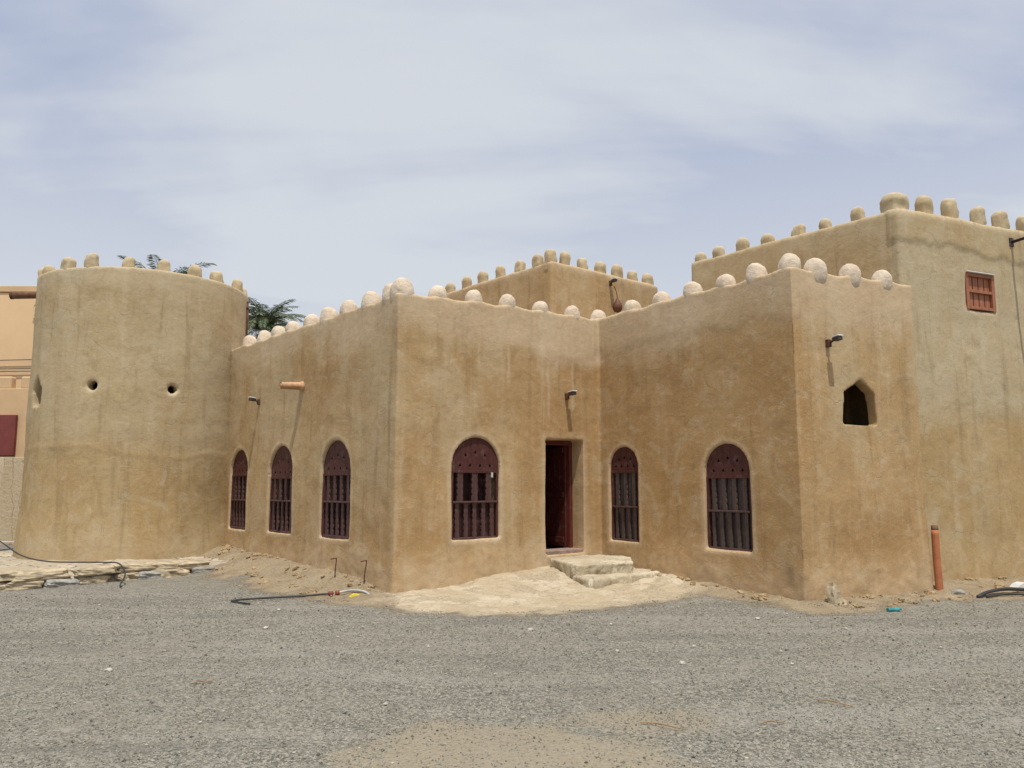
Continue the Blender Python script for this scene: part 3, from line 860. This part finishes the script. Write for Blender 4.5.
# ------------------------------------------------------------------ ground
def axis(lo, a, b, hi, st, n):
    s_ = list(np.arange(a, b, st))
    left = [a - (a - lo) * (i / n) ** 2.5 for i in range(n, 0, -1)]
    right = [b + (hi - b) * (i / n) ** 2.5 for i in range(0, n + 1)]
    return left + s_ + right
xs = axis(-900, -10, 10, 900, .075, 18); ys = axis(-300, 4, 16.5, 1500, .075, 18)
nx, ny = len(xs), len(ys)
vs = np.empty((nx * ny, 3)); dirt = np.zeros((nx * ny, 4))
apron_poly = [(-1.72, 11.75), (-1.35, 10.75), (-.41, 10.42), (.63, 10.7), (1.49, 11.25), (2.75, 12.15), (2.55, 13.3), (1.6, 14.6)]
i = 0
for x in xs:
    for y in ys:
        near = -14 < x < 14 and 2 < y < 20
        z = zg(x, y) if near else 0.
        dv = sd = 0.
        if near:
            w = noise.noise((x * .9, y * .9, 0)) * .5 + noise.noise((x * 2.7, y * 2.7, 4)) * .25
            d = seg_d((x, y), A, Jn)[0]; dv = max(dv, 1 - sstep(.4, 1.7, d + w))
            d = seg_d((x, y), B, C)[0]; dv = max(dv, 1 - sstep(.2, 1.1, d + .9 * w))
            d = seg_d((x, y), C, D2)[0]; dv = max(dv, 1 - sstep(.2, 1.3, d + 1.0 * w))
            d = seg_d((x, y), D2, Fn)[0]; dv = max(dv, 1 - sstep(.5, 2.0, d + w))
            dv = max(dv, sstep(-.8, .1, poly_sd(x, y, apron_poly) + .6 * w))
            # trodden sandy patch in front
            q = hypot((x - .1) / 1.15, (y - 4.95) / .85); sd = .95 * (1 - sstep(.45, 1.3, q + 1.0 * w))
            q = hypot((x - .75) / .9, (y - 5.7) / .55); sd = max(sd, .7 * (1 - sstep(.3, 1.2, q + .8 * w)))
            z += .010 * noise.noise((x * 5, y * 5, 2)) * (.3 + dv) + dv * (.040 * noise.noise((x * 2.6, y * 2.6, 7)) +   .035 * abs(noise.noise((x * 6.5, y * 6.5, 9))))
        pd_ = 0.
        if near: pd_ = sstep(-.75, .15, poly_sd(x, y, apron_poly) + .7 * w)
        vs[i] = (x, y, z); dirt[i] = (dv, sd, pd_, 1); i += 1
idx = np.arange(nx * ny).reshape(nx, ny)
quads = np.stack([idx[:-1, :-1], idx[1:, :-1], idx[1:, 1:], idx[:-1, 1:]], -1).reshape(-1, 4)
me = bpy.data.meshes.new('ground'); me.from_pydata(vs.tolist(), [], quads.tolist())
a = me.color_attributes.new('dirt', 'FLOAT_COLOR', 'POINT'); a.data.foreach_set('color', dirt.ravel())
me.polygons.foreach_set('use_smooth', [True] * len(me.polygons))

def ground_mat():
    m, nt, b = new_mat('gravel_yard', .95, .12); k = NT(nt); p = k.pos()
    at = k.attr('dirt'); ch = k.n('ShaderNodeSeparateColor'); k.put(at.outputs['Color'], ch.inputs[0])
    p2 = k.map(p, (1, 1, .2))
    cell = k.n('ShaderNodeSeparateColor'); k.put(k.voro(p2, 58, 'F1', 'Color'), cell.inputs[0])
    dist = k.voro(p2, 58)
    cell2 = k.n('ShaderNodeSeparateColor'); k.put(k.voro(p2, 24, 'F1', 'Color'), cell2.inputs[0])
    big = k.noise(p, .45, 5, .6); mid = k.noise(p, 2.2, 5, .65); fine = k.noise(p, 30, 5, .7)
    g = k.mix(k.ramp(cell.outputs[0], .1, .95), (.118, .110, .090), (.335, .310, .255))
    g = k.mix(k.ramp(cell2.outputs[1], .92, .98, 0, .4), g, (.38, .35, .29))
    g = k.mix(k.ramp(cell.outputs[1], .82, .95, 0, .5), g, (.09, .08, .07))
    g = k.mix(k.ramp(big, .42, .70, 0, .5), g, (.245, .220, .175))
    g = k.mix(k.ramp(mid, .45, .70, 0, .35), g, (.275, .255, .215))
    trk = k.noise(k.map(p, (.22, 1.3, 1), (0, 0, 0), (0, 0, R(12))), 1.3, 5, .6, .6)
    g = k.mix(k.ramp(trk, .50, .62, 0, .5), g, (.29, .27, .23))
    g = k.mix(k.ramp(trk, .46, .34, 0, .45), g, (.15, .14, .12))
    dcol = k.mix(k.ramp(mid, .35, .65), (.28, .215, .135), (.36, .285, .185))
    dcol = k.mix(k.ramp(fine, .46, .68, 0, .65), dcol, (.17, .125, .075))
    dcol = k.mix(k.ramp(k.noise(p, 13, 5, .7), .52, .68, 0, .55), dcol, (.42, .35, .25))
    dm = k.math('MULTIPLY', k.ramp(k.math('ADD', ch.outputs[0], k.math('MULTIPLY', k.math('SUBTRACT', k.math('ADD', k.math('MULTIPLY', fine, .5), k.math('MULTIPLY', mid, .5)), .5), 1.8)), .22, .75), .95)
    c = k.mix(dm, g, dcol)
    dcol = k.mix(k.ramp(k.math('ADD', ch.outputs[2], k.math('MULTIPLY', k.math('SUBTRACT', mid, .5), 1.4)), .25, .8), dcol, k.mix(k.ramp(fine, .4, .66), (.49, .41, .29), (.33, .265, .175)))
    c = k.mix(dm, g, dcol)
    scol = k.mix(k.ramp(fine, .4, .7), (.31, .262, .185), (.25, .212, .155))
    sm = k.math('MULTIPLY', k.ramp(k.math('ADD', ch.outputs[1], k.math('MULTIPLY', k.math('SUBTRACT', fine, .5), 1.0)), .3, .7), .85)
    c = k.mix(sm, c, scol)
    k.put(c, b.inputs['Base Color'])
    h = k.math('ADD', k.math('MULTIPLY', dist, -1.2), k.math('MULTIPLY', fine, .8))
    n1 = k.bump(h, .7, .012); n2 = k.bump(k.math('ADD', mid, k.math('MULTIPLY', k.noise(p, 9, 5, .7), k.ramp(dm, 0., 1., .15, 1.6))), .5, .05, n1)
    k.put(n2, b.inputs['Normal'])
    return m
M['ground'] = ground_mat()
tag(link('ground', me, M['ground']), kind='structure')

# pale trodden pavement of broken lime concrete before the door
def ap_h(x, y, s_):
    w = noise.noise((x * 1.1, y * 1.1, 6)) * .32 + noise.noise((x * 3.1, y * 3.1, 6)) * .22 + noise.noise((x * 8, y * 8, 6)) * .08
    k = sstep(-.28, .22, s_ + w)
    lump = .02 * noise.noise((x * 2.3, y * 2.3, 0)) + .012 * noise.noise((x * 7, y * 7, 0))
    pl = noise.noise((x * 1.6, y * 1.6, 11)); lump += .02 * sstep(.02, .08, pl)
    return zg(x, y) - .05 + .062 * k + lump * k
ap = patch('pavement', apron_poly + [(-.2, 13.4)], -2.1, 3.2, 10.0, 15.0, .035, ap_h, M['rubble'])
tag(ap, kind='structure')

# loose gravel chips (uncountable) on the yard
def chips():
    pts = []
    tries = 0
    def add(n, y0, y1, rmin, rmax):
        k = 0
        while k < n:
            y = y0 + (y1 - y0) * random.random(); hw = .68 * y + .8
            x = random.uniform(-hw, hw)
            if in_poly(x, y, house_poly): continue
            w = noise.noise((x * .9, y * .9, 0)) * .5
            q = hypot((x - .15) / 1.0, (y - 4.95) / .75)
            if q + .75 * w < .8 and random.random() < .6: continue
            if poly_sd(x, y, apron_poly) > -.1 and random.random() < .85: continue
            pts.append((x, y, zg(x, y), random.uniform(rmin, rmax) * (1 if random.random() < .93 else 1.8))); k += 1
    add(60000, 4.2, 7.5, .003, .0075)
    add(32000, 7.5, 12.2, .0045, .0095)
    P = np.array(pts); n = len(P)
    base = np.array([(1, 0, 0), (0, 1, 0), (-1, 0, 0), (0, -1, 0), (0, 0, .7), (0, 0, -.7)], float)
    fc = np.array([(0, 1, 4), (1, 2, 4), (2, 3, 4), (3, 0, 4), (1, 0, 5), (2, 1, 5), (3, 2, 5), (0, 3, 5)])
    ang = rng.uniform(0, 2 * pi, n); jit = rng.uniform(.6, 1.35, (n, 6, 3))
    v = base[None] * jit * P[:, 3][:, None, None]
    ca, sa = np.cos(ang)[:, None], np.sin(ang)[:, None]
    x = v[..., 0] * ca - v[..., 1] * sa; y = v[..., 0] * sa + v[..., 1] * ca
    V = np.stack([x + P[:, 0:1], y + P[:, 1:2], v[..., 2] + P[:, 2:3] + P[:, 3:4] * .35], -1).reshape(-1, 3)
    F = (fc[None] + (np.arange(n) * 6)[:, None, None]).reshape(-1, 3)
    me = bpy.data.meshes.new('gravel'); me.from_pydata(V.tolist(), [], F.tolist())
    g = np.clip(rng.normal(.22, .07, n), .05, .55); warm = rng.uniform(-.6, 1, n)
    colr = np.stack([g * (1.05 + .06 * warm), g, g * (.83 - .08 * warm), np.ones(n)], -1)
    a = me.color_attributes.new('chip', 'FLOAT_COLOR', 'POINT'); a.data.foreach_set('color', np.repeat(colr, 6, 0).ravel())
    m, nt, b = new_mat('gravel_chips', .9, .15); k = NT(nt); k.put(k.attr('chip').outputs['Color'], b.inputs['Base Color'])
    tag(link('gravel', me, m), kind='stuff')
chips()

# ------------------------------------------------------------------ small things on the ground
def lie(x, y, dz=0): return Vector((x, y, zg(x, y) + dz))
whites = [rock_mesh(.075, .055, .035, 40 + i, .3, 2.4, 3) for i in range(4)]
for e in whites: e.materials.append(M['stone_white'])
spots = [(-1.9, 8.6), (-1.2, 9.8), (-4.1, 10.2), (-2.6, 9.1), (.4, 9.0), (1.1, 9.6), (2.9, 9.9), (2.0, 8.3), (3.3, 10.4), (-.4, 7.2), (.05, 6.9), (1.5, 10.2), (-3.3, 7.3),
         (-1.1, 6.2), (3.9, 9.0), (5.1, 9.7), (2.6, 7.3), (-5.6, 10.8), (-4.9, 11.4), (1.7, 7.5), (.9, 7.9), (-.9, 8.3), (4.4, 8.1), (3.1, 6.6), (-2.1, 5.6), (6.2, 10.9), (-2.9, 10.6), (.15, 10.0), (2.3, 10.9), (-6.3, 11.9)]
for x, y in spots:
    o = bpy.data.objects.new('stone', random.choice(whites)); COL.objects.link(o)
    o.location = lie(x + random.uniform(-.2, .2), y + random.uniform(-.2, .2), .012); o.rotation_euler = (random.uniform(-.2, .2), 0, random.uniform(0, 6))
    s_ = random.choice([.3, .35, .4, .5, .6, .9]); o.scale = (s_, s_, s_)
    tag(o, 'small whitish stone lying loose on the grey gravel yard', 'stone', 'pale stones scattered over the gravel')
# mud clods fallen along the foot of the walls
clods = [rock_mesh(.10, .08, .06, 60 + i, .35, 2.6, 3) for i in range(4)]
M['clod'] = simple_mat('dry_mud_clod', (.36, .26, .145), .95, .1, .25, 12, 0, .5, 30)
for e in clods: e.materials.append(M['clod'])
for k in range(230):
    w, t0, t1, mx = random.choice([(LW, -6.3, -.2, .9), (LW, -6.3, -.2, .9), (BC, .9, 4.1, .45), (CD, .1, 2.6, .7), (EF, .5, 3., .9)])
    p = w.at(random.uniform(t0, t1), .08 + mx * random.random() ** 1.6)
    o = bpy.data.objects.new('mud_clod', random.choice(clods)); COL.objects.link(o)
    o.location = lie(p.x, p.y, .015); o.rotation_euler = (random.uniform(-.4, .4), random.uniform(-.3, .3), random.uniform(0, 6))
    s_ = random.choice([.25, .3, .35, .45, .6, .6, .8, 1.2]); o.scale = (s_, s_ * random.uniform(.7, 1.2), s_)
    nm = {id(LW): 'the left wall', id(BC): 'the wall with the shuttered windows', id(CD): 'the right wing', id(EF): 'the tall square tower'}[id(w)]
    tag(o, 'small crumbled mud clod fallen at the foot of ' + nm, 'clod', 'mud clods fallen at the foot of ' + nm)

# broken stone leaning by the corner of the right wing
rk = bmesh.new()
add_xz_prism(rk, [(-.13, 0), (.10, 0), (.14, .07), (.02, .13), (-.02, .27), (-.07, .30), (-.10, .16)], -.05, .06)
bmesh.ops.subdivide_edges(rk, edges=rk.edges[:], cuts=2, use_grid_fill=True)
bmesh.ops.triangulate(rk, faces=rk.faces[:])
for v in rk.verts: v.co += Vector((noise.noise(v.co * 9), noise.noise(v.co * 9 + Vector((3, 3, 3))), 0)) * .03
o = obj('broken_stone', rk, M['stone_pale'], None, lie(4.36, 10.98, -.03), (R(-14), R(6), R(20)))
tag(o, 'upright broken piece of pale stone beside the corner of the right wing', 'stone')
o = link('stone', rock_mesh(.20, .10, .08, 77, .3, 2.5, 4), M['stone_grey'], None, lie(6.45, 11.85, .03), (0, 0, .3))
tag(o, 'flat grey stone on the dirt beside the foot of the orange pipe', 'stone')

# crushed teal bottle
bt = empty('plastic_bottle', lie(4.84, 10.42, .035), R(12), 'crushed teal plastic bottle lying on the gravel before the right wing', 'bottle')
b = bmesh.new(); add_tube(b, [(-.09, 0, 0), (-.085, 0, 0), (-.03, 0, .004), (.03, 0, -.004), (.065, 0, 0), (.085, 0, .004)], [.028, .033, .026, .032, .03, .014], 12)
for v in b.verts: v.co.z = v.co.z * .8 + .006 * noise.noise(v.co * 40)
obj('body', b, M['teal'], bt)
b = bmesh.new(); add_tube(b, [(.083, 0, .004), (.105, 0, .006)], .015, 10); obj('cap', b, M['teal'], bt)

# hoses
b = bmesh.new()
add_tube(b, smooth_path([(-11.7, 15.0, .27), (-10.9, 14.9, .62), (-10.0, 14.7, .86), (-9.2, 14.5, .64), (-8.62, 14.30, .38), (-8.0, 14.02, .30), (-7.35, 13.85, .30), (-6.85, 13.72, .31), (-6.50, 13.5, .31), (-6.27, 13.25, .17), (-6.22, 13.0, .03), (-6.1, 12.8, .03)], 8), .012, 8)
tag(obj('hose', b, M['hose'], None, smooth=True), 'black hose sagging over the stone ledge at the foot of the round tower', 'hose')
hz = empty('hose', lie(-3.1, 11.45), 0, 'black hose with red coupling and grey end lying below the left wall', 'hose')
ho = hz.location
def rl(x, y, dz): return lie(x, y, dz) - ho
b = bmesh.new(); add_tube(b, smooth_path([rl(-3.86, 11.28, .02), rl(-3.7, 11.3, .035), rl(-3.3, 11.5, .03), rl(-2.95, 11.62, .03), rl(-2.55, 11.72, .035)], 6), .014, 8); obj('tube', b, M['hose'], hz, smooth=True)
b = bmesh.new(); add_tube(b, smooth_path([rl(-3.84, 11.27, .02), rl(-3.66, 11.10, .02), rl(-3.52, 11.03, .015)], 5), .012, 8); obj('branch', b, M['hose'], hz, smooth=True)
for q in (0, .09):
    b = bmesh.new(); add_tube(b, [rl(-2.62 + q, 11.705 + q * .25, .035), rl(-2.56 + q, 11.72 + q * .25, .035)], .032, 10); obj('coupling', b, M['red_plastic'], hz, smooth=True)
b = bmesh.new(); add_tube(b, smooth_path([rl(-2.49, 11.735, .035), rl(-2.30, 11.76, .05), rl(-2.12, 11.70, .04), rl(-2.02, 11.6, .02)], 5), .017, 8); obj('end_tube', b, M['grey_pvc'], hz, smooth=True)
b = bmesh.new(); add_xz_prism(b, [(-.08, 0), (.08, 0), (.06, .03), (-.02, .045), (-.06, .02)], -.05, .04)
tag(obj('plastic_scrap', b, M['yellow'], None, lie(-2.21, 11.55, .003), (0, 0, .3)), 'bright yellow plastic scrap beside the grey hose end', 'scrap')
hz = empty('hose', lie(7.4, 12.0), 0, 'black hose lying on the dirt at the foot of the tall square tower', 'hose'); ho = hz.location
b = bmesh.new(); add_tube(b, smooth_path([rl(6.6, 11.62, .02), rl(6.85, 11.80, .05), rl(7.2, 11.95, .075), rl(7.7, 12.05, .05), rl(8.3, 12.0, .03), rl(9.2, 12.2, .02)], 6), .026, 8); obj('tube', b, M['hose'], hz, smooth=True)
b = bmesh.new(); add_tube(b, smooth_path([rl(6.72, 11.62, .02), rl(7.1, 11.78, .03), rl(7.7, 11.86, .02)], 6), .016, 8); obj('branch', b, M['hose'], hz, smooth=True)
b = bmesh.new(); add_xz_prism(b, [(-.16, 0), (.15, 0), (.13, .05), (.04, .09), (-.08, .06)], -.07, .07)
tag(obj('plastic_bag', b, M['white_metal'], None, lie(7.72, 12.45, .0), (0, 0, .4)), 'crumpled white plastic bag behind the black hose by the tall tower', 'bag')
b = bmesh.new(); add_xz_prism(b, [(-.09, 0), (.08, 0), (.05, .05), (-.05, .06)], -.03, .03)
tag(obj('plastic_scrap', b, M['red_plastic'], None, lie(8.0, 12.6, .0), (0, 0, -.3)), 'red scrap lying beside the white plastic bag', 'scrap')

# two bent iron pegs
def peg(p, h, hook, label, lean):
    b = bmesh.new()
    add_tube(b, smooth_path([(0, 0, -.08), (lean * .3, 0, h * .4), (lean, 0, h * .96), (lean - .02, 0, h), (lean - hook, -.01, h - .005)], 5), .009, 6)
    tag(obj('iron_peg', b, M['rust'], None, p, (0, 0, AB.rz), True), label, 'peg')
peg(lie(-2.72, 12.55), .30, .10, 'thin bent iron peg in the dirt bank below the right end of the left wall', .02)
p = LW.at(-.62, .13); peg(lie(p.x, p.y), .34, .10, 'taller bent iron peg against the left wall near its corner', .04)

# dry twigs
M['twig'] = simple_mat('dry_twig', (.30, .20, .10), .9)
for x, y, L, a in ((2.35, 6.1, .28, 2.4), (1.0, 5.55, .30, 2.6), (1.75, 5.6, .2, .2), (-2.5, 6.7, .16, .4)):
    b = bmesh.new(); add_tube(b, smooth_path([(-L / 2, 0, 0), (-L * .1, .015, .012), (L * .2, -.01, .006), (L / 2, .02, .004)], 4), [.005] * 12 + [.003], 5)
    tag(obj('twig', b, M['twig'], None, lie(x, y, .012), (0, 0, a), True), 'thin dry twig lying on the open gravel yard', 'twig', 'dry twigs on the gravel')

# ------------------------------------------------------------------ palms
def leaf_mat():
    m, nt, b = new_mat('palm_leaf', .55, .35); k = NT(nt); p = k.pos()
    c = k.mix(k.ramp(k.noise(p, 2.5, 4), .35, .65), (.085, .12, .055), (.17, .20, .11))
    k.put(c, b.inputs['Base Color']); return m
M['leaf'] = leaf_mat(); M['trunk'] = simple_mat('palm_trunk', (.16, .115, .075), .95, .1, .35, 5, 0, .8, 9)
def palm(x, y, h, seed, label, nf=44, size=1., droop=1.75):
    rd = random.Random(seed)
    r = empty('palm_tree', (x, y, 0), rd.uniform(0, 6), label, 'palm', 'date palms behind the fort')
    b = bmesh.new(); n = 22
    add_tube(b, [(.10 * sin(i * .25), .05 * sin(i * .2), h * i / n - .1) for i in range(n + 1)], [.26 - .07 * i / n + (.025 if i % 2 else 0) for i in range(n + 1)], 12)
    obj('trunk', b, M['trunk'], r, smooth=False)
    cr = bmesh.new()
    for f in range(nf):
        az = f * 2.399 + rd.uniform(-.2, .2); el = 1.42 - droop * (f / nf) + rd.uniform(-.12, .12)
        L = size * rd.uniform(2.3, 3.0); ns = 16; p = Vector((.1 * sin(22 * .25), 0, h)); e = el
        pts = [p.copy()]
        for s_ in range(ns):
            p = p + Vector((cos(az) * cos(e), sin(az) * cos(e), sin(e))) * L / ns
            e -= .085 * (1 + .5 * cos(el)); pts.append(p.copy())
        add_tube(cr, pts, [.022 * (1 - .85 * i / ns) for i in range(ns + 1)], 4, False)
        side0 = Vector((-sin(az), cos(az), 0))
        for s_ in range(2, ns * 3):
            tt = s_ / (ns * 3); i0 = int(tt * ns); fr_ = tt * ns - i0
            q = pts[i0].lerp(pts[min(i0 + 1, ns)], fr_); d = (pts[min(i0 + 1, ns)] - pts[i0]).normalized()
            ll = size * .50 * sin(pi * (.12 + .83 * tt)) ** .6 * rd.uniform(.8, 1.1)
            up = side0.cross(d)
            for sg in (-1, 1):
                v = (d * .75 + side0 * sg * .85 + up * rd.uniform(-.45, .05) * -sg * sg).normalized()
                wv = d * .026 * size
                tip = q + v * ll + Vector((0, 0, -.12 * ll))
                m_ = q + v * ll * .5
                a_, b_, c_, d_ = cr.verts.new(q - wv * .4), cr.verts.new(m_ + wv), cr.verts.new(tip), cr.verts.new(m_ - wv)
                cr.faces.new((a_, b_, c_, d_))
    obj('crown', cr, M['leaf'], r)
palm(-10.7, 24.0, 7.2, 3, 'date palm whose frond tips show above the round tower top', 40, .75)
palm(-7.2, 22.6, 6.0, 5, 'date palm showing to the right of the round tower', 48, .54, 1.05)
palm(-14.15, 25.6, 7.35, 9, 'date palm behind the left edge of the round tower', 34, .62)

# ------------------------------------------------------------------ neighbours at the left
bld = empty('modern_building', (-22, 34, 0), 0, 'tall plain peach rendered building behind the round tower at far left', 'building')
b = bmesh.new(); add_box(b, (0, 0, 4.65), (19, 5, 9.3), .04); obj('wall', b, M['peach'], bld)
b = bmesh.new()
for y_ in (-2.42, 2.42): add_box(b, (0, y_, 9.43), (19.1, .26, .25), .02)
for x_ in (-9.42, 9.42): add_box(b, (x_, 0, 9.43), (.26, 4.57, .25), .02)
obj('parapet', b, M['peach2'], bld)

fw = empty('crenellated_wall', (-21, 27.5, 0), 0, 'dusty peach wall with a row of square merlons in front of the peach building', 'wall')
b = bmesh.new(); add_box(b, (0, 0, 2.45), (13, .35, 4.9), .02); obj('wall', b, M['peach2'], fw)
mm = bmesh.new(); add_box(mm, (0, 0, .20), (.55, .30, .44), .05); mm = bm_mesh('merlon', mm); mm.materials.append(M['peach2'])
for i in range(15):
    o = bpy.data.objects.new('merlon', mm); COL.objects.link(o); o.parent = fw; o.location = (-6.1 + i * .87, 0, 4.90)
sh = bmesh.new()
add_box(sh, (.03, 0, 0), (1.30, .10, 1.40), .02)
for sx in (-.6, .03, .66): add_box(sh, (sx, -.07, 0), (.05, .05, 1.36), .008)
obj('shutter', sh, M['red_panel'], fw, (3.42, -.24, 3.28))

M['block'] = rubble_mat('block_wall', (.52, .41, .265), (.62, .51, .36), (.42, .32, .20), .4)
bw = empty('block_wall', (-20, 24.2, 0), 0, 'low rough tan stone wall at far left below the red shutter', 'wall')
b = bmesh.new(); add_box(b, (0, 0, 1.2), (13.5, .22, 2.46), .015); obj('wall', b, M['block'], bw)
# kerbed lane behind the ledge
k_ = bmesh.new(); add_box(k_, (-19, 21.6, .05), (13, .22, .14), .02); tag(obj('kerb', k_, M['stone_pale']), kind='structure')
k_ = bmesh.new(); add_box(k_, (-19, 18.3, .05), (12, .22, .14), .02); tag(obj('kerb', k_, M['stone_pale']), kind='structure')
M['lane'] = simple_mat('dusty_asphalt', (.17, .16, .145), .95, .1, .2, 3)
k_ = bmesh.new(); add_box(k_, (-19, 19.95, .006), (12.9, 3.0, .04)); tag(obj('road', k_, M['lane']), kind='structure')
for i, (z, s0) in enumerate(((6.75, .25), (6.35, .2), (6.18, .12))):
    b = bmesh.new(); add_tube(b, [(-31 + q * 1.75, 31.40, z - s0 * sin(pi * q / 10)) for q in range(11)], .016, 6)
    tag(obj('power_cable', b, M['hose'], None, smooth=True), ['topmost thin black cable strung before the peach building', 'middle thin black cable strung before the peach building', 'lowest thin black cable strung before the peach building'][i], 'cable', 'cables before the peach building')

# ------------------------------------------------------------------ light, sky, camera
EL_, AZ = R(69), R(165.5)
sd = Vector((sin(AZ) * cos(EL_), cos(AZ) * cos(EL_), sin(EL_)))
L = bpy.data.lights.new('sun', 'SUN'); L.energy = 4.0; L.angle = R(.6); L.color = (1, .955, .88)
lo = bpy.data.objects.new('sun', L); COL.objects.link(lo); lo.rotation_euler = sd.to_track_quat('Z', 'Y').to_euler(); lo.location = sd * 60

w = bpy.data.worlds.new('World'); SC.world = w; w.use_nodes = True
nt = w.node_tree; k = NT(nt); bg = nt.nodes['Background']
sky = k.n('ShaderNodeTexSky', sky_type='NISHITA'); sky.sun_disc = False; sky.sun_elevation = EL_; sky.sun_rotation = AZ
sky.air_density = 1.0; sky.dust_density = 2.0; sky.ozone_density = 1.5; sky.altitude = 300
dirv = k.n('ShaderNodeTexCoord').outputs['Generated']
sp = k.sep(dirv)
# project the direction on a high cloud deck
zz = k.math('ADD', k.math('MAXIMUM', sp[2], 0.), .18)
cv = k.n('ShaderNodeCombineXYZ'); k.put(k.math('DIVIDE', sp[0], zz), cv.inputs[0]); k.put(k.math('DIVIDE', sp[1], zz), cv.inputs[1])
mp = k.map(cv.outputs[0], (.8, 1.15, 1), (.9, .35, 0), (0, 0, R(24)))
c1 = k.noise(mp, .8, 6, .52, .5)
c2 = k.noise(k.map(cv.outputs[0], (.55, 2.2, 1), (3.1, 0, 0), (0, 0, R(38))), .9, 5, .5, .6)
cl = k.math('ADD', k.math('MULTIPLY', c1, .65), k.math('MULTIPLY', c2, .35))
cf = k.ramp(cl, .38, .55, .0, 1.)
hz = k.ramp(sp[2], .10, .56, 1., 0.)
fac = k.math('MAXIMUM', cf, hz)
thin = k.mix(fac, (4.1, 4.75, 6.5), (7.05, 7.4, 7.9))
col = k.mix(.90, sky.outputs[0], thin)
k.put(col, bg.inputs['Color']); bg.inputs['Strength'].default_value = .1

cam = bpy.data.cameras.new('camera'); co = bpy.data.objects.new('camera', cam); COL.objects.link(co)
cam.sensor_width = 36; cam.lens = 36 * 800 / 1024; cam.clip_end = 4000; cam.clip_start = .05
co.location = (0, 0, 1.6); co.rotation_euler = (R(90) + math.atan(101 / 800), 0, 0)
SC.camera = co
vs_ = SC.view_settings; vs_.view_transform = 'Standard'; vs_.look = 'None'; vs_.exposure = 0; vs_.gamma = 1; vs_.use_curve_mapping = False
SC.render.engine = 'CYCLES'; SC.cycles.max_bounces = 6; SC.cycles.use_denoising = True
